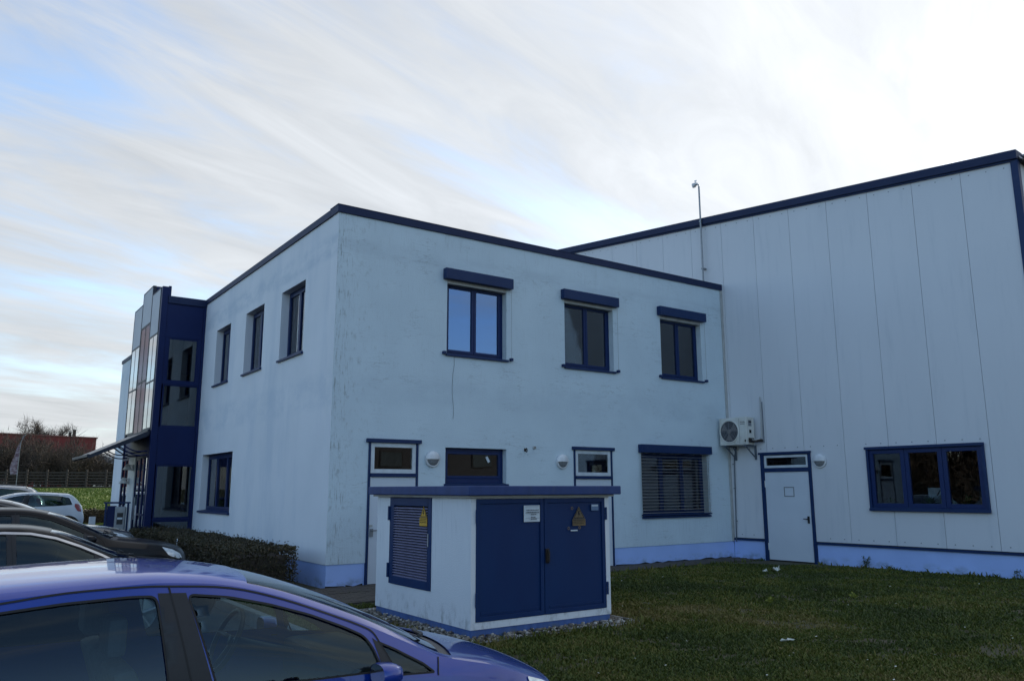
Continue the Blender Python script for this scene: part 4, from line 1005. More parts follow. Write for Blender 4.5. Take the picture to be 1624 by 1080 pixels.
SEDAN = dict(
  E=[(-2.22,.62,.86,-2.34,.88),(-2.14,.66,.94,-2.26,.96),(-1.80,.665,.975,-1.88,1.00),(-1.50,.64,1.02,-1.58,1.05),(-1.20,.60,1.20,-1.26,1.23),
     (-.92,.58,1.325,-.95,1.37),(-.55,.59,1.375,-.55,1.425),(-.15,.60,1.388,-.15,1.438),(.15,.60,1.370,.20,1.418),(.45,.62,1.305,.54,1.345),
     (.72,.65,1.195,.82,1.232),(.98,.68,1.075,1.10,1.105),(1.20,.705,.975,1.36,1.000),(1.40,.72,.925,1.55,.962),(1.70,.715,.885,1.85,.925),
     (2.00,.685,.835,2.14,.872),(2.22,.62,.775,2.36,.80),(2.32,.54,.70,2.46,.71)],
  B=[(-2.24,.66,.80),(-2.17,.72,.87),(-1.85,.77,.91),(-1.55,.80,.93),(-1.25,.82,.935),
     (-.95,.83,.935),(-.55,.84,.93),(-.15,.845,.925),(.15,.845,.918),(.45,.845,.910),
     (.72,.842,.90),(.98,.838,.885),(1.20,.832,.87),(1.42,.822,.85),(1.72,.80,.815),
     (2.02,.755,.765),(2.24,.68,.70),(2.33,.60,.63)],
  rear_glass=(3.2,5), roof=(5,8.3), screen=(8.6,12), hood=(12.5,17), cowl=(12,12.5),
  win=[[(-1.22,.99),(-1.08,1.13),(-.88,1.265),(-.55,1.325),(-.13,1.338),(-.09,1.33),(-.06,.965),(-.5,.97)],
       [(.0,1.335),(.15,1.322),(.42,1.262),(.68,1.158),(.92,1.045),(1.06,.955),(.95,.94),(.03,.958)]],
  quarter=None, bpillar=[(-.095,1.338),(.005,1.343),(.035,.955),(-.062,.96)],
  gaps=[[(-.9,1.30),(-.55,1.36),(-.13,1.372),(.15,1.355),(.45,1.29),(.72,1.18),(.98,1.06),(1.12,.97),(1.16,.89)], [(-.05,1.37),(0.,.95)]],
  wheels=(-1.38,1.42), wheel_r=.32, sail=[(.86,1.07),(1.06,.955),(.94,.945),(.84,.95)],
  head=[(1.98,.835),(2.15,.79),(2.28,.72),(2.32,.66),(2.24,.655),(2.08,.71)],
  tail=[(-2.20,.86),(-2.0,.90),(-1.95,.86),(-2.05,.80),(-2.22,.80)],
  bottom=.20, mirror=(.93,.95,.985), seats=(-.40,.0), dash=.95, wheel_at=(.52,.37,.90), chrome=True)

def make_car(label, spec, pm, loc, rotz=0, group=None, scale=(1,1,1), rails=False, glassm=None, chrome_trim=False, star=False):
    gm = glassm or cglass
    root = empty('parked_car', label, 'car', loc, rotz, group); root.scale = scale
    K = 6
    Ec = crom(spec['E'], K); Bd = crom(spec['B'], K)
    E_, Cc = Ec[:,:3], Ec[:,3:]
    S = SideSurface(Bd, E_); S.key = len(spec['E'])
    # --- top: tailgate, rear window, roof, windscreen, bonnet
    ts = np.concatenate([np.linspace(-1,-.94,4)[:-1], np.linspace(-.94,-.85,3)[:-1], np.linspace(-.85,.85,17), np.linspace(.85,.94,3)[1:], np.linspace(.94,1,4)[1:]])
    def top(i, t_, sink=0.):
        e, c = E_[i], Cc[i]; a = abs(t_); g = .42*a*a + .58*a**14
        return (c[0]+(e[0]-c[0])*a*a, e[1]*t_, c[1]+(e[2]-c[1])*g - sink)
    def zone(i0, i1, t0, t1, name, m_, sink=0., thick=.012, par=None):
        i0, i1 = int(round(i0*K)), int(round(i1*K)); tt = [t for t in ts if t0-1e-6 <= t <= t1+1e-6]
        vs = [top(i, t_, sink) for i in range(i0, i1+1) for t_ in tt]; n_ = len(tt)
        fs = [(a*n_+b, (a+1)*n_+b, (a+1)*n_+b+1, a*n_+b+1) for a in range(i1-i0) for b in range(n_-1)]
        mb = MB().add(vs, fs)
        if thick: mb.add([(x,y,z-thick) for x,y,z in vs], [f[::-1] for f in fs])
        return mb, name, m_
    def put(z_, par=root):
        mb, name, m_ = z_; o = raw_build(mb, name, m_, par); return o
    def raw_build(mb, name, m_, par):
        me = bpy.data.meshes.new(name); me.from_pydata(mb.v, [], mb.f); me.materials.append(m_)
        me.polygons.foreach_set('use_smooth', [True]*len(me.polygons))
        o = bpy.data.objects.new(name, me); C.objects.link(o); o.parent = par; return o
    nS = len(spec['E'])-1; rg, rf, sc_, hd_, cw = (spec[k] for k in ('rear_glass','roof','screen','hood','cowl'))
    put(zone(0, rg[0], -1, 1, 'tailgate', pm)); put(zone(rf[0], sc_[0], -1, 1, 'roof', pm))
    if rg[1] < rf[0]: put(zone(rg[1], rf[0], -1, 1, 'roof_edge', pm))
    put(zone(rg[0], rg[1], -.85, .85, 'rear_window', gm, .004, 0))
    for a, b in ((-1,-.85),(.85,1)): put(zone(rg[0], rg[1], a, b, 'rear_pillar', pm))
    put(zone(sc_[0], sc_[1], -.94, .94, 'windscreen', cglass_clear, .004, 0))
    for a, b in ((-1,-.94),(.94,1)): put(zone(sc_[0], cw[1], a, b, 'windscreen_pillar', pm))
    cwo = put(zone(cw[0], cw[1], -.94, .94, 'cowl', cowl_m, .012))
    put(zone(hd_[0], hd_[1], -1, 1, 'bonnet', pm))
    for y0, y1 in ((.55,-.05),(-.02,-.56)):                       # wipers lie on the foot of the windscreen
        i_ = int(cw[0]*K); pts = []
        for u in np.linspace(0,1,7):
            yy = y0+(y1-y0)*u; k_ = i_ + 2 - int(round(5*u)); p = top(k_, yy/E_[k_][1]); pts.append((p[0], yy, p[2]+.022))
        MB().tube(pts, .011, 6).build('wiper', black, cwo)
    # --- sides
    outline = [(p[0], p[2]) for p in Bd] + [(p[0], p[2]) for p in E_[::-1]]
    wins = [densify(rounded(w_, .035), .05) for w_ in spec['win']]
    qw = densify(rounded(spec['quarter'], .012), .05) if spec['quarter'] else None
    holes = wins + ([qw] if qw else [])
    # the B pillar bridges the two windows; cut it out of the paint as well
    for sgn, nm in ((-1,'right'),(1,'left')):
        mb = MB(); add_solid(mb, *side_patch(S, outline, holes, 0, sgn, .045), .018); sd = raw_build(mb, 'side_frame', pm, root)
        for poly in wins+([qw] if qw else []):
            g = MB().add(*side_patch(S, poly, [], -.009, sgn, .06)); w_ = raw_build(g, 'side_window', gm, root)
            loop = poly+[poly[0], poly[1]]
            raw_build(MB().add(*strip(S, loop, .010, .0015, sgn)), 'window_seal', rubber, w_)
            if chrome_trim:
                c_ = sum((Vector(p) for p in poly), Vector((0,0)))/len(poly)
        if chrome_trim:
            line = densify([(-1.30,.975),(-1.12,1.14),(-.90,1.287),(-.55,1.345),(-.12,1.358),(.16,1.341),(.43,1.280),(.70,1.175),(.95,1.058),(1.13,.958)], .05, False)
            raw_build(MB().add(*strip(S, line, .026, .004, sgn)), 'chrome_window_trim', chrome, sd)
            line = densify([(-1.28,.955),(-.5,.953),(.5,.940),(1.12,.925)], .08, False)
            raw_build(MB().add(*strip(S, line, .016, .004, sgn)), 'chrome_sill_trim', chrome, sd)
        raw_build(MB().add(*side_patch(S, densify(spec['bpillar'], .05), [], .0022, sgn, .06)), 'door_pillar', black, root)
        raw_build(MB().add(*side_patch(S, densify(spec['sail'], .05), [], .0026, sgn, .06)), 'mirror_sail', black, sd)
        for gl in spec['gaps']: raw_build(MB().add(*strip(S, densify([tuple(p) for p in crom(gl, 4)], .04, False), .0085, .0034, sgn)), 'door_seam', rubber, sd)
        raw_build(MB().add(*side_patch(S, densify(rounded(spec['head'],.02), .03), [], .006, sgn, .04)), 'headlamp', headl, root)
        raw_build(MB().add(*side_patch(S, densify(rounded(spec['tail'],.02), .03), [], .006, sgn, .04)), 'tail_lamp', taill, root)
        # door mirror
        mx_, my_, mz_ = spec['mirror']
        sh = []
        for i, (dx, s_) in enumerate(((.075,.25),(.06,.72),(.02,1.0),(-.04,1.04),(-.055,.98))):
            for j in range(14): a = 2*math.pi*j/14; sh.append((mx_+dx, sgn*(my_+.085*s_*math.copysign(abs(math.cos(a))**.7, math.cos(a))*1.0), mz_+.055*s_*math.copysign(abs(math.sin(a))**.8, math.sin(a))))
        mb = MB().add(sh, [(i*14+j, i*14+(j+1)%14, (i+1)*14+(j+1)%14, (i+1)*14+j) for i in range(4) for j in range(14)] + [tuple(range(14))])
        mo = raw_build(mb, 'door_mirror', pm, root)
        raw_build(MB().add([(mx_-.054, p[1], p[2]) for p in sh[-14:]], [tuple(range(14))]), 'mirror_glass', chrome, mo)
        MB().box(mx_-.02, mx_+.03, min(sgn*.80,sgn*my_), max(sgn*.80,sgn*my_), mz_-.055, mz_-.02).build('mirror_arm', black, mo, bevel=.006)
        if rails:
            pts = [(x, sgn*.57*1.0, float(np.interp(x, E_[:,0], E_[:,2]))+.075) for x in np.linspace(-1.05,.25,10)]; pts = [(-1.12,pts[0][1],pts[0][2]-.06)]+pts+[(.33,pts[-1][1],pts[-1][2]-.07)]
            MB().tube(pts, .016, 8).build('roof_rail', rim_m, root, smooth=True)
    # --- lower body with wheel arches
    bt = spec['bottom']; x0, x1 = Bd[0][0], Bd[-1][0]; L2 = (x1-x0)/2
    def lower(i, v):
        b = Bd[i]; z = b[2]+(bt-b[2])*v
        prof = np.interp(v, [0,.12,.45,.8,1], [0,.018,.035,.02,-.07]); endf = 1-.0*abs((b[0]-x0-L2)/L2)
        xx = b[0] + (.06*math.sin(math.pi*min(1,v*1.1)) * (max(0,(b[0]-(x1-.35))/.35) - max(0,((x0+.35)-b[0])/.35)))
        return (xx, b[1]+prof*endf, z)
    nV = 14; wr = spec['wheel_r']
    for sgn in (-1,1):
        vs = []; 
        for i in range(len(Bd)):
            for k in range(nV+1):
                p = lower(i, k/nV); vs.append((p[0], sgn*p[1], p[2]))
        fs = []
        for i in range(len(Bd)-1):
            for k in range(nV):
                q = (i*(nV+1)+k, (i+1)*(nV+1)+k, (i+1)*(nV+1)+k+1, i*(nV+1)+k+1)
                cx = sum(vs[a][0] for a in q)/4; cz = sum(vs[a][2] for a in q)/4
                if any((cx-wx)**2+(cz-wr)**2 < (wr+.07)**2 for wx in spec['wheels']): continue
                fs.append(q if sgn < 0 else q[::-1])
        for j, p in enumerate(vs):
            for wx in spec['wheels']:
                d = math.hypot(p[0]-wx, p[2]-wr)
                if abs(d-(wr+.07)) < .05 and d > 0: f_ = (wr+.07)/d; vs[j] = (wx+(p[0]-wx)*f_, p[1], wr+(p[2]-wr)*f_)
        raw_build(MB().add(vs, fs), 'body_side', pm, root)
        for wx in spec['wheels']:
            MB().lathe([(wr+.075,sgn*.62),(wr+.075,sgn*.85)], 'y', 20, c=(wx,0,wr), a0=0, a1=math.pi).build('wheel_arch', black, root)
            wh = MB().lathe([(wr*.62,sgn*.80),(wr*.68,sgn*.835),(wr*.92,sgn*.84),(wr,sgn*.81),(wr,sgn*.66),(wr*.9,sgn*.635),(wr*.6,sgn*.64)], 'y', 32, c=(wx,0,wr)).build('wheel', tyre_m, root, smooth=True)
            rb = MB().lathe([(wr*.62,sgn*.80),(wr*.60,sgn*.76),(wr*.15,sgn*.775)], 'y', 24, c=(wx,0,wr))
            for k in range(5):
                a = k*2*math.pi/5+.3; ca, sa = math.cos(a), math.sin(a)
                rb.tube([(wx+wr*.1*ca,sgn*.80,wr+wr*.1*sa),(wx+wr*.6*ca,sgn*.81,wr+wr*.6*sa)], .032, 6)
            rb.build('rim', rim_m, wh)
    for i, nm, d in ((len(Bd)-1,'front_bumper',1),(0,'rear_bumper',-1)):
        vs = []; n_ = 17
        rows = [(E_[i][0], E_[i][1], E_[i][2], Cc[i][0])] + [(*lower(i, k/nV), Cc[i][0]+d*.05*math.sin(math.pi*min(1,.15+k/nV))) for k in range(nV+1)]
        for r_ in rows:
            for t_ in np.linspace(-1,1,n_): vs.append((r_[0]+(r_[3]-r_[0])*(1-abs(t_)**2.6), r_[1]*t_, r_[2]))
        fs = [(a*n_+b, a*n_+b+1, (a+1)*n_+b+1, (a+1)*n_+b) for a in range(len(rows)-1) for b in range(n_-1)]
        raw_build(MB().add(vs, fs if d > 0 else [f[::-1] for f in fs]), nm, pm, root)
    xf = Cc[-1][0]
    MB().box(xf-.05, xf+.055, -.42, .42, .36, .50).build('grille', black, root, bevel=.01)
    MB().box(x1-.1, x1+.0, -.60, .60, bt, bt+.02).build('undertray', black, root); MB().box(x0+.1, x1-.2, -.70, .70, bt-.02, bt+.03).build('floor_pan', black, root)
    # --- interior
    it = MB().box(spec['dash'], spec['dash']+.42, -.70, .70, .70, .93).build('dashboard', dash_m, root, bevel=.05)
    wx, wy, wz = spec['wheel_at']; ring_ = []
    for j in range(25):
        a = 2*math.pi*j/24; ring_.append((wx+.075*math.sin(a)*1.0-.02, wy+.185*math.cos(a), wz+.17*math.sin(a)*.98))
    q = MB().tube(ring_, .016, 8, cap=False)
    for a in (.15, math.pi-.15, -math.pi/2): q.tube([(wx+.03,wy,wz), (wx+.075*math.sin(a)-.02, wy+.18*math.cos(a), wz+.165*math.sin(a))], .014, 6)
    q.tube([(wx+.0,wy,wz),(wx+.4,wy,wz-.12)], .03, 8); q.build('steering_wheel', black, root, smooth=True)
    for sx in ((spec['seats'][1], .37), (spec['seats'][1], -.37), (spec['seats'][0]-.48, .34), (spec['seats'][0]-.48, -.34)):
        xx, yy = sx
        q = MB().box(xx, xx+.50, yy-.24, yy+.24, .40, .56)
        q.add([(xx-.02,yy-.23,.5),(xx+.12,yy-.23,.52),(xx-.10,yy-.20,1.08),(xx-.20,yy-.20,1.06),(xx-.02,yy+.23,.5),(xx+.12,yy+.23,.52),(xx-.10,yy+.20,1.08),(xx-.20,yy+.20,1.06)],
              [(0,1,2,3),(4,7,6,5),(0,4,5,1),(1,5,6,2),(2,6,7,3),(3,7,4,0)])
        st = q.build('seat', seat_m, root, bevel=.03)
        MB().box(xx-.22, xx-.13, yy-.13, yy+.13, 1.12, 1.30).build('headrest', seat_m, st, bevel=.03)
    zm = float(np.interp(sc_[0]*K, range(len(Cc)), Cc[:,1])); xm = float(np.interp(sc_[0]*K, range(len(Cc)), Cc[:,0]))
    MB().box(xm-.0, xm+.03, -.12, .12, zm-.13, zm-.065).build('rear_view_mirror', chrome, root, bevel=.012)
    if star:
        p = top(int(hd_[1]*K)-6, 0)
        q = MB().tube([(p[0],0,p[2]-.005),(p[0],0,p[2]+.045)], .005, 6); q.lathe([(.030,-.003),(.036,0),(.030,.003)], 'x', 16, c=(p[0],0,p[2]+.075))
        for k in range(3): a = math.pi/2+k*2.094; q.tube([(p[0],0,p[2]+.075),(p[0],.032*math.cos(a),p[2]+.075+.032*math.sin(a))], .004, 5)
        q.build('bonnet_ornament', chrome, root)
    return root

blue_p = paint('metallic_blue_paint', (.0003,.030,.27), .1, coat=1.0)
black_p = paint('black_car_paint', (.004,.004,.005), 0., dirt=(.07,.06,.047), coat=.22)
black2_p = paint('black_car_paint_clean', (.006,.006,.008), 0., coat=.22)
grey_p = paint('dark_grey_car_paint', (.05,.055,.06), .4)
white_p = paint('white_car_paint', (.62,.64,.66), 0.)
silver_p = paint('silver_car_paint', (.34,.36,.38), .6)
make_car('shiny blue hatchback in the foreground, cut off by the bottom edge of the photo', HATCH, blue_p, (-4.63,-8.73,-.2))
ROW = 'cars parked nose-in towards the hedge'
make_car('black saloon with dusty roof and bright chrome window trim, right behind the blue hatchback', SEDAN, black_p, (-4.80,-1.5,park_z(-1.5)), 0, ROW, chrome_trim=True, glassm=cglass_dark)
make_car('black car with long sloping windscreen and a star on its bonnet, second in the row', SEDAN, black2_p, (-4.62,.95,park_z(.95)), 0, ROW, (1,1,1.05), star=True, glassm=cglass_dark)
make_car('dark grey car with bright roof, third behind the blue hatchback', SEDAN, grey_p, (-4.95,3.45,park_z(3.45)), 0, ROW, (1,1,1.03), glassm=cglass_dark)
make_car('white hatchback showing its red tail lamp, in front of the grass bank', HATCH, white_p, (-3.15,19.8,park_z(19.8)), math.pi, None, (1.06,1.03,.96), glassm=cglass_dark)
make_car('silver estate car with roof rails, partly hidden behind the white hatchback', HATCH, silver_p, (-4.25,22.6,park_z(22.6)), math.pi, None, (1.15,1.05,1.09), rails=True, glassm=cglass_dark)

# ------------------------------------------------------------------ planting
leaf_m = mat('hedge_leaf', (.040,.045,.018), .55, spec=.3)
def tone_material(m_, stops):
    t = m_.node_tree; at = t.nodes.new('ShaderNodeAttribute'); at.attribute_name = 'tone'; cr = t.nodes.new('ShaderNodeValToRGB')
    e = cr.color_ramp.elements; e[0].position, e[0].color = stops[0][0], (*stops[0][1],1); e[1].position, e[1].color = stops[-1][0], (*stops[-1][1],1)
    for p, c in stops[1:-1]: q = e.new(p); q.color = (*c,1)
    t.links.new(at.outputs['Fac'], cr.inputs[0]); t.links.new(cr.outputs[0], t.nodes['Principled BSDF'].inputs['Base Color'])
tone_material(leaf_m, [(0,(.026,.024,.012)), (.45,(.056,.048,.021)), (.75,(.088,.060,.028)), (1,(.15,.082,.040))])
twig_m = mat('bare_twig', (.10,.075,.055), .9); tone_material(twig_m, [(0,(.034,.026,.021)), (.5,(.068,.051,.038)), (1,(.12,.09,.06))])
bark_m = mat('bark', (.07,.055,.045), .95, nscale=9, bump=.6, bscale=30)
def scatter_leaves(name, P, size, m_, parent, tone=None, nrm_up=0.):
    n = len(P); a = np.random.normal(size=(n,3)); a /= np.linalg.norm(a,axis=1)[:,None]
    b = np.random.normal(size=(n,3)); b -= (b*a).sum(1)[:,None]*a; b /= np.linalg.norm(b,axis=1)[:,None]
    s = np.random.uniform(size[0], size[1], n)[:,None]
    V = np.stack([P-a*s, P+b*s*.5, P+a*s, P-b*s*.5], 1).reshape(-1,3)
    o = raw_mesh(name, V, np.arange(4*n).reshape(-1,4), m_, parent)
    tn = tone if tone is not None else np.random.rand(n)
    at_ = o.data.attributes.new('tone','FLOAT','POINT'); at_.data.foreach_set('value', np.repeat(np.clip(tn,0,1),4).astype(np.float32)); return o
def hedge(name, label, x0, x1, y0, y1, z0, h, n, size=(.014,.03)):
    hd0 = empty(name, label, 'hedge', ((x0+x1)/2, y0, z0))
    x0_, x1_ = x0-(x0+x1)/2, x1-(x0+x1)/2; L_ = y1-y0
    # points in a shell under the clipped surface, whose outline wobbles
    k = np.random.rand(n); P = np.empty((n,3)); w_ = x1_-x0_
    P[:,0] = np.random.uniform(x0_, x1_, n); P[:,1] = np.random.uniform(0, L_, n); P[:,2] = np.random.uniform(.02, h, n)
    d = np.abs(np.random.normal(0,.05,n)); d = np.where(np.random.rand(n) < .04, -np.random.uniform(0,.07,n), d)
    pt = np.array([L_*w_, L_*h, L_*h, w_*h, w_*h]); c = np.cumsum(pt)/pt.sum(); f = np.searchsorted(c, k)
    wob = (vnoise(P[:,1]+50, P[:,0]*2+P[:,2]+50, .35, 21)-.5)*.12 + (vnoise(P[:,1]+50, P[:,0]*2+P[:,2]+50, 1.3, 22)-.5)*.10
    top_h = h + (vnoise(P[:,1]+40, P[:,0]+40, .5, 23)-.5)*.09 + (vnoise(P[:,1]+40, P[:,0]+40, 1.9, 24)-.5)*.08
    P[:,2] = np.where(f==0, top_h-d, np.minimum(P[:,2], top_h)); P[:,0] = np.where(f==1, x0_+d+wob, np.where(f==2, x1_-d+wob, P[:,0]))
    P[:,1] = np.where(f==3, d+wob, np.where(f==4, L_-d+wob, P[:,1]))
    scatter_leaves('foliage', P, size, leaf_m, hd0, np.random.beta(2,3,n)*.9 + (vnoise(P[:,1]+9,P[:,2]+P[:,0]+9,.5,25)-.5)*.4)
    core = MB().box(x0_+.13, x1_-.13, .13, L_-.13, .0, h-.14); core.build('branch_core', bark_m, hd0, bevel=.05)
    tw = MB()
    for i in range(int(L_*26)):
        p = Vector((random.uniform(x0_+.05,x1_-.05), random.uniform(.05,L_-.05), h-.1)); q = p+Vector((random.uniform(-.06,.06), random.uniform(-.06,.06), random.uniform(.08,.20)))
        tw.tube([p, q], .003, 3, cap=False)
    struct(tw.build("twigs", bark_m, hd0), "stuff"); return hd0
hedge('clipped_hedge', 'long clipped brownish hedge along the foot of the office side wall', -1.62, -.52, .0, 8.9, 0, .74, 52000)
hedge('low_dark_hedge', 'low dark hedge at the foot of the grass bank beyond the white hatchback', -9.0, 1.5, 25.2, 26.3, .2, .66, 22000, (.03,.055))

def bare_shrub(name, label, cat, loc, h, spread, n_br, n_tw, group=None, trunk=False, tw_len=(.25,.7), tw_w=.007):
    o = empty(name, label, cat, loc, random.uniform(0,6.28), group); br = MB(); tips = []
    def grow(p, d, L_, r, depth):
        pts = [p]; q = p
        for i in range(3):
            d = (d+Vector((random.gauss(0,.16), random.gauss(0,.16), random.gauss(.04,.10)))).normalized(); q = q+d*L_/3; pts.append(q)
        br.tube(pts, [r, r*.85, r*.7, r*.5], 4 if depth else 6, cap=False); tips.extend(pts[1:])
        if depth < 3:
            for k in range(3 if depth else n_br):
                e_ = pts[random.choice((1,2,3)) if depth else (3 if trunk else random.choice((2,3)))]
                dd = (d+Vector((random.gauss(0,.55), random.gauss(0,.55), random.gauss(.12,.25)))*(1.0 if depth or not trunk else 1.2)).normalized()
                grow(e_, dd, L_*random.uniform(.55,.8), r*.55, depth+1)
    if trunk: grow(Vector((0,0,-.2)), Vector((0,0,1)), h*.38, h*.022, 0)
    else:
        for k in range(5):
            a = random.uniform(0,6.28); grow(Vector((math.cos(a)*.2*spread, math.sin(a)*.2*spread, -.1)), Vector((math.cos(a)*.55*spread/h*1.6, math.sin(a)*.55*spread/h*1.6, 1)).normalized(), h*.40, h*.010, 1)
    br.build('trunk' if trunk else 'stems', bark_m, o)
    T = np.array([tuple(p) for p in tips]); idx = np.random.randint(0, len(T), n_tw); P = T[idx] + np.random.normal(0,.10*spread**.5,(n_tw,3))
    if not trunk: P[:,2] = np.abs(P[:,2])*np.random.uniform(.35,1,n_tw)
    D = np.random.normal(size=(n_tw,3))*np.array([.7,.7,.5])+np.array([0,0,.75]); D /= np.linalg.norm(D,axis=1)[:,None]
    L_ = np.random.uniform(tw_len[0], tw_len[1], n_tw)[:,None]; Wd = np.cross(D, np.random.normal(size=(n_tw,3))); Wd /= np.linalg.norm(Wd,axis=1)[:,None]; Wd *= tw_w*np.random.uniform(.6,1.4,(n_tw,1))
    V = np.stack([P-Wd, P+Wd, P+D*L_], 1).reshape(-1,3)
    c = raw_mesh('crown' if trunk else 'twigs', V, np.arange(3*n_tw).reshape(-1,3), twig_m, o)
    at_ = c.data.attributes.new('tone','FLOAT','POINT'); at_.data.foreach_set('value', np.repeat(np.random.rand(n_tw)*.8+random.uniform(-.1,.25),3).astype(np.float32))
    return o
def polar(u, rng):      # a ground position seen at image column u (of 1624) and horizontal distance rng
    a = YAW + math.atan((u-812)/1261.26*math.cos(PIT))
    return Vector((CAM.x+rng*math.sin(a), CAM.y+rng*math.cos(a), 0))
for i, (u, rng, h) in enumerate([(-70,58,3.6),(-35,62,4.1),(0,57,3.4),(25,62,4.4),(50,58,3.9),(72,63,4.4),(95,58,3.4),(118,62,3.3),(140,58,2.9),(160,62,3.0),(180,59,2.8),(200,62,2.9)]):
    p = polar(u, rng); p.z = bank_z(p.y)-.05
    bare_shrub('bare_shrub', 'leafless brown shrub in the thicket behind the dark fence', 'shrub', p, h*1.15, 2.2, 4, 5200, 'brown thicket behind the fence', tw_len=(.3,.8), tw_w=.013)
for u, rng, h, lab in ((52,118,9.6,'bare tree rising above the roof of the red building'), (18,121,8.2,'smaller bare tree behind the left part of the red building')):
    p = polar(u, rng); p.z = 1.9; bare_shrub('bare_tree', lab, 'tree', p, h, 3., 7, 5200, None, True, (.5,1.3), .022)
# fence in front of the thicket
fence_m = mat('dark_fence_wood', (.050,.041,.035), .9, col2=(.065,.052,.043), nscale=3, stretch=(1,1,6))
fz = 1.78; f0, f1 = polar(-60,54.5), polar(196,53.0); fd = (f1-f0); nF = 8; ang = math.atan2(fd.y, fd.x)
fc = empty('panel_fence', 'dark timber panel fence on top of the grass bank', 'fence', (f0.x,f0.y,fz), ang)
pl_w = fd.length/nF; bsrc = psrc = None
for i in range(nF+1):
    if psrc is None: psrc = MB().box(-.05,.05,-.05,.05,-.1,1.08).build('post', fence_m, fc, bevel=.008)
    else: share(psrc, 'post', fc, (i*pl_w,0,0))
for i in range(nF):
    for k in range(6):
        if bsrc is None: bsrc = MB().box(.055,pl_w-.055,-.012,.012,0,.085).build('board', fence_m, fc, loc=(0,0,.04))
        else: share(bsrc, 'board', fc, (i*pl_w,0,.04+k*.165))
# feather flag
fp = polar(24,52); fl = empty('feather_flag', 'pale purple feather banner standing before the brown thicket', 'flag', (fp.x,fp.y,1.8), -YAW+.3)
pts = [(.0,0,0),(0,0,2.0),(.02,0,2.5),(.10,0,2.82),(.22,0,2.92)]
MB().tube(pts, .018, 6).build('pole', steel, fl)
flag_m = mat('faded_banner_cloth', (.30,.25,.30), .8, col2=(.15,.09,.12), nscale=5, stretch=(1,1,2.5), lo=.42, hi=.58)
q = MB(); rows = 14
for i in range(rows+1):
    u_ = i/rows; z_ = .75+u_*2.1; xr = np.interp(z_, [0,2,2.5,2.82,2.92],[0,0,.02,.10,.22]); wd = .40*min(1,(1.02-u_)*1.7)*(.85+.15*math.sin(u_*9))
    for j in range(6): q.v.append((xr-wd*j/5, .03*math.sin(j*1.5+u_*8), z_-.04*j*u_))
q.f = [(i*6+j, i*6+j+1, (i+1)*6+j+1, (i+1)*6+j) for i in range(rows) for j in range(5)]
q.build('banner', flag_m, fl, smooth=True)

# ------------------------------------------------------------------ far buildings
def far_building(name, label, u0, u1, rng0, rng1, zb, zt, depth, wm):
    a, b = polar(u0,rng0), polar(u1,rng1); d = b-a; ang = math.atan2(d.y,d.x); o = empty(name, label, 'building', (a.x,a.y,zb), ang)
    MB().box(0,d.length,0,depth,0,zt-zb).build('wall', wm, o); return o, d.length
red_m = mat('red_cladding', (.16,.017,.022), .7, col2=(.135,.015,.019), nscale=.4)
fwin = mat('far_window_glass', (.06,.075,.08), .12, nscale=2, spec=.8)
rb, rl = far_building('red_building', 'long dark red flat-roofed building beyond the thicket', -260, 145, 104, 112, 1.6, 7.95, 14, red_m)
def at_u(o, u): # local x on the facade at image column u
    d = polar(u,100)-Vector((CAM.x,CAM.y,0)); d.normalize(); p0 = Vector((o.location.x,o.location.y,0)); e = Vector((math.cos(o.rotation_euler.z), math.sin(o.rotation_euler.z),0))
    A_ = np.array([[e.x,-d.x],[e.y,-d.y]]); r_ = np.linalg.solve(A_, np.array([CAM.x-p0.x, CAM.y-p0.y])); return float(r_[0])
for u0, u1, z0, z1 in ((-120,-60,4.5,5.8),(-22,16,4.5,5.8),(52,63,4.6,5.7),(96,112,4.4,5.7),(-120,-60,1.0,2.4),(-22,16,1.0,2.4),(52,63,1.0,2.3),(96,112,1.0,2.3)):
    a, b = at_u(rb,u0), at_u(rb,u1); wn_ = MB().box(a,b,-.06,.0-.002,z0-1.2,z1-1.2).build('window', whiteframe, rb)
    mdl = (a+b)/2
    for p, r_ in ((a+.08,mdl-.04),(mdl+.04,b-.08)): MB().box(p,r_,-.075,-.0605,z0-1.12,z1-1.28).build('pane', fwin, wn_)
    MB().box(a-.1,b+.1,-.16,-.061,z0-1.26,z0-1.2).build('sill', whiteframe, wn_)
MB().box(-.1,rl+.1,-.12,.3,6.36,6.5).build('roof_edge', mat('red_building_coping',(.16,.05,.05),.6), rb)
for u0,u1,hh in ((108,111.5,.55),(114.5,118.5,.85)): a, b = at_u(rb,u0), at_u(rb,u1); ch = MB().box(a,b,1.2,1.2+(b-a),6.3,6.5+hh).build('chimney', iron, rb); MB().box(a-.04,b+.04,1.16,1.24+(b-a),6.5+hh+.01,6.56+hh).build('chimney_cap', steel, ch)
pb, pl2 = far_building('pale_shed', 'pale building with grey pitched roof right of the red building', 140, 215, 138, 150, 1.8, 5.9, 18, mat('pale_far_wall',(.50,.58,.66),.8))
MB().prism([(0,0),(9.6,2.0),(19.2,0)], -.4, pl2+.4).build('roof', mat('grey_far_roof',(.22,.24,.26),.7), pb)
pb.children[-1].rotation_euler = (0,0,0)
for o_ in pb.children:
    if o_.name.startswith('roof'): o_.rotation_euler = (0,0,-math.pi/2); o_.location = (pl2, 19.0-.6+.0, 4.1); o_.rotation_euler = (0,0,-math.pi/2)
for k in range(3): MB().box(2+k*3.0,3.8+k*3.0,-.06,-.002,1.3,2.6).build('window', fwin, pb)
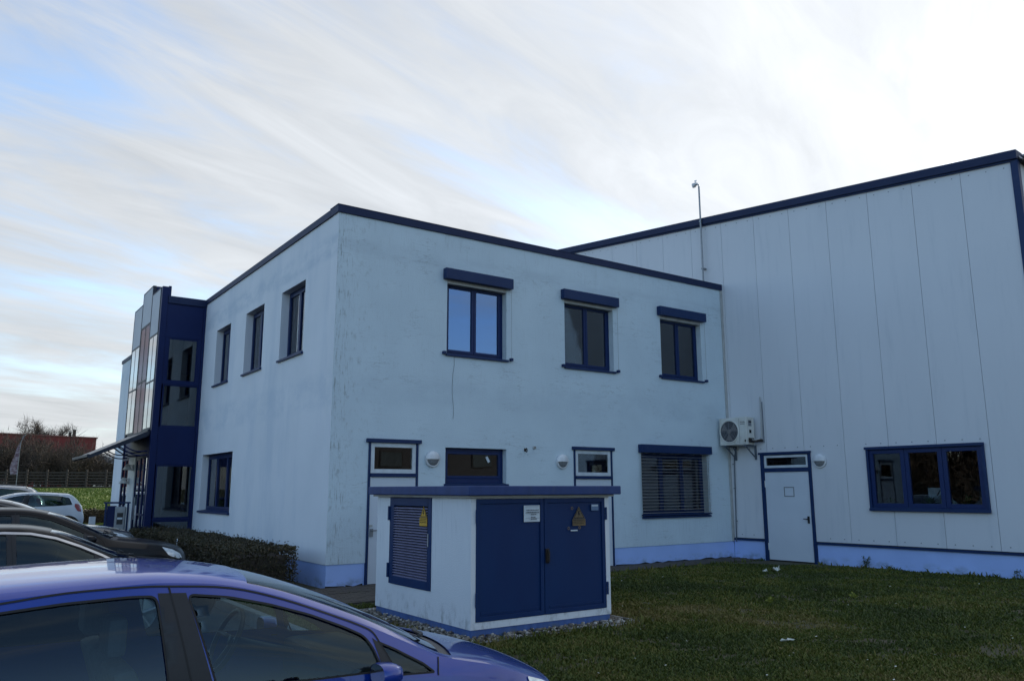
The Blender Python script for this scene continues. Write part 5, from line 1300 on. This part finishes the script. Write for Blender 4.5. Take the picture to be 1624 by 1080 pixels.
# what the window panes mirror: thicket along the far side of the car park, brown house across the road
for i in range(9):
    bare_shrub('bare_shrub', 'tall leafless shrub along the far left edge of the car park', 'shrub', (-36+random.uniform(-1.5,1.5), -26+i*6.6, -.2), random.uniform(7,9), 4.2, 4, 9000, 'shrubs along the car park edge', tw_len=(.5,1.4), tw_w=.06)
brick_m = mat('brown_brick', (.080,.072,.074), .9, col2=(.065,.06,.062), nscale=2)
hb = empty('brown_house', 'brown two-storey house across the road, mirrored in the ground floor windows', 'building', (4,-52,-.3), 0)
MB().box(0,46,-12,0,0,6.4).build('wall', brick_m, hb); MB().box(-.4,46.4,-12.4,.4,6.4,6.7).build('roof', iron, hb)
for k in range(9):
    for z_ in (1.0,4.0): wn_ = MB().box(2+k*5,4.2+k*5,.002,.05,z_,z_+1.4).build('window', iron, hb); MB().box(2.1+k*5,4.1+k*5,.051,.06,z_+.1,z_+1.3).build('pane', fwin, wn_)

# ------------------------------------------------------------------ small things near the entrance and on the lawn
mbx = empty('letterbox_stand', 'blue framed letterbox stand in front of the entrance tower', 'letterbox', (-1.72,10.3,0), -.2)
q = MB(); q.box(-.29,-.24,-.03,.03,-.1,1.34); q.box(.24,.29,-.03,.03,-.1,1.34); q.box(-.32,.32,-.04,.04,1.34,1.385); f_ = q.build('frame', trim, mbx, bevel=.005)
MB().box(-.235,-.02,-.02,.10,.30,1.28).build('panel', tower_blue, mbx, bevel=.005)
bx_ = MB().box(-.04,.225,-.14,.10,.62,1.26).build('box', steel, mbx, bevel=.03); MB().box(.02,.165,-.146,-.141,.80,1.10).build('viewing_window', black, bx_, bevel=.0); MB().box(.03,.155,-.150,-.1465,.93,.98).build('name_strip', signwhite, bx_)
MB().box(.292,.325,-.03,.03,.0,1.30).build('edge_strip', lampwhite, mbx)
mt_ = empty('meter_box', 'small white meter box on a short post beside the letterbox stand', 'box', (-2.25,10.6,0)); MB().box(-.03,.03,-.03,.03,-.1,.70).build('post', iron, mt_); MB().box(-.075,.075,-.05,.05,.70,1.0).build('case', lampwhite, mt_, bevel=.01)

def weed(loc, n, h, label, m_, yel=False):
    o = empty('weed', label, 'plant', loc); st = MB(); P = []
    for k in range(n):
        a = random.uniform(0,6.28); tip = Vector((math.cos(a)*h*.5*random.random(), math.sin(a)*h*.5*random.random(), h*random.uniform(.55,1)))
        st.tube([(0,0,0), tip*.5+Vector((0,0,.02)), tip], .0035, 4, cap=False); P += [tuple(tip*random.uniform(.4,1)+Vector([random.gauss(0,.018) for _ in range(3)])) for _ in range(9)]
    st.build('stems', m_, o); scatter_leaves('leaves', np.array(P), (.012,.028), m_, o, None)
weed_m = mat('weed_green', (.05,.07,.025), .6); sprout_m = mat('yellow_green_leaf', (.22,.24,.03), .6)
p = hp(3.42, 0, .12); weed((p.x,p.y,0), 9, .30, 'small dark weed growing against the hall plinth left of the window', weed_m)
p = hp(6.35, 0, .10); weed((p.x,p.y,0), 4, .26, 'thin weed stalk against the hall plinth near the right edge of the photo', weed_m)
weed((4.75,-5.6,0), 8, .10, 'left one of two yellow-green plant tufts in the lawn', sprout_m); weed((6.3,-6.0,0), 7, .09, 'right one of two yellow-green plant tufts in the lawn', sprout_m)
def litter(loc, label, s, rz, seed):
    r_ = random.Random(seed); mb = MB(); n_ = 5
    for i in range(n_):
        for j in range(n_): mb.v.append(((i/(n_-1)-.5)*s[0]+r_.gauss(0,.008), (j/(n_-1)-.5)*s[1]+r_.gauss(0,.008), .035+abs(r_.gauss(0,s[2]))))
    mb.f = [(i*n_+j, i*n_+j+1, (i+1)*n_+j+1, (i+1)*n_+j) for i in range(n_-1) for j in range(n_-1)]
    top_ = list(mb.v); k = len(top_); mb.v += [(x,y,z-.002) for x,y,z in top_]; mb.f += [tuple(i+k for i in f[::-1]) for f in list(mb.f)]
    tag(mb.build('paper_scrap', signpaper, None, loc=loc, rotz=rz), label, 'litter')
signpaper = mat('crumpled_paper', (.66,.66,.58), .8, nscale=20)
litter((8.67,-2.78,0), 'larger crumpled white paper scrap on the lawn before the hall door', (.16,.14,.05), .4, 1)
litter((8.36,-2.73,0), 'smaller white paper scrap just left of the larger one on the lawn', (.12,.08,.015), 1.1, 2)
litter((2.29,-7.69,0), 'narrow white scrap lying in the near middle of the lawn', (.15,.04,.012), -.5, 3)
n = 46; th = np.random.uniform(R(38), R(66), n*3); r = np.exp(np.random.uniform(math.log(6), math.log(17), n*3)); x = CAM.x+r*np.sin(th); y = CAM.y+r*np.cos(th)
k = lawn_mask(x, y); x, y = x[k][:n], y[k][:n]; mb = MB()
for a, b in zip(x, y):
    s_ = random.uniform(.008,.014); z_ = random.uniform(.035,.06); tl = random.uniform(-.5,.5)
    mb.add([(a,b,z_+.004)]+[(a+s_*math.cos(q_), b+s_*math.sin(q_), z_+tl*s_*math.cos(q_)) for q_ in np.linspace(0,2*math.pi,8)[:-1]], [(0,i,i%7+1) for i in range(1,8)])
dz = mb.build('daisies', signpaper, None); struct(dz, 'stuff'); tag(dz, 'tiny white daisies dotted over the lawn', 'flowers')
mem = MB()
for x0, x1 in ((.0,.35),(.38,.70),(1.9,5.5),(6.75,10.6)):
    k_ = max(2, int((x1-x0)/.18)); pts = [(x0+(x1-x0)*i/k_, -.012+random.uniform(-.012,.004), .035+random.uniform(-.02,.025)) for i in range(k_+1)]
    mem.add([(a,b,0.) for a,b,c in pts]+pts+[(a,.012,c) for a,b,c in pts], [(i,i+1,k_+2+i,k_+1+i) for i in range(k_)]+[(k_+1+i,k_+2+i,2*k_+3+i,2*k_+2+i) for i in range(k_)])
mem.build('damp_proof_membrane', rubber, office)
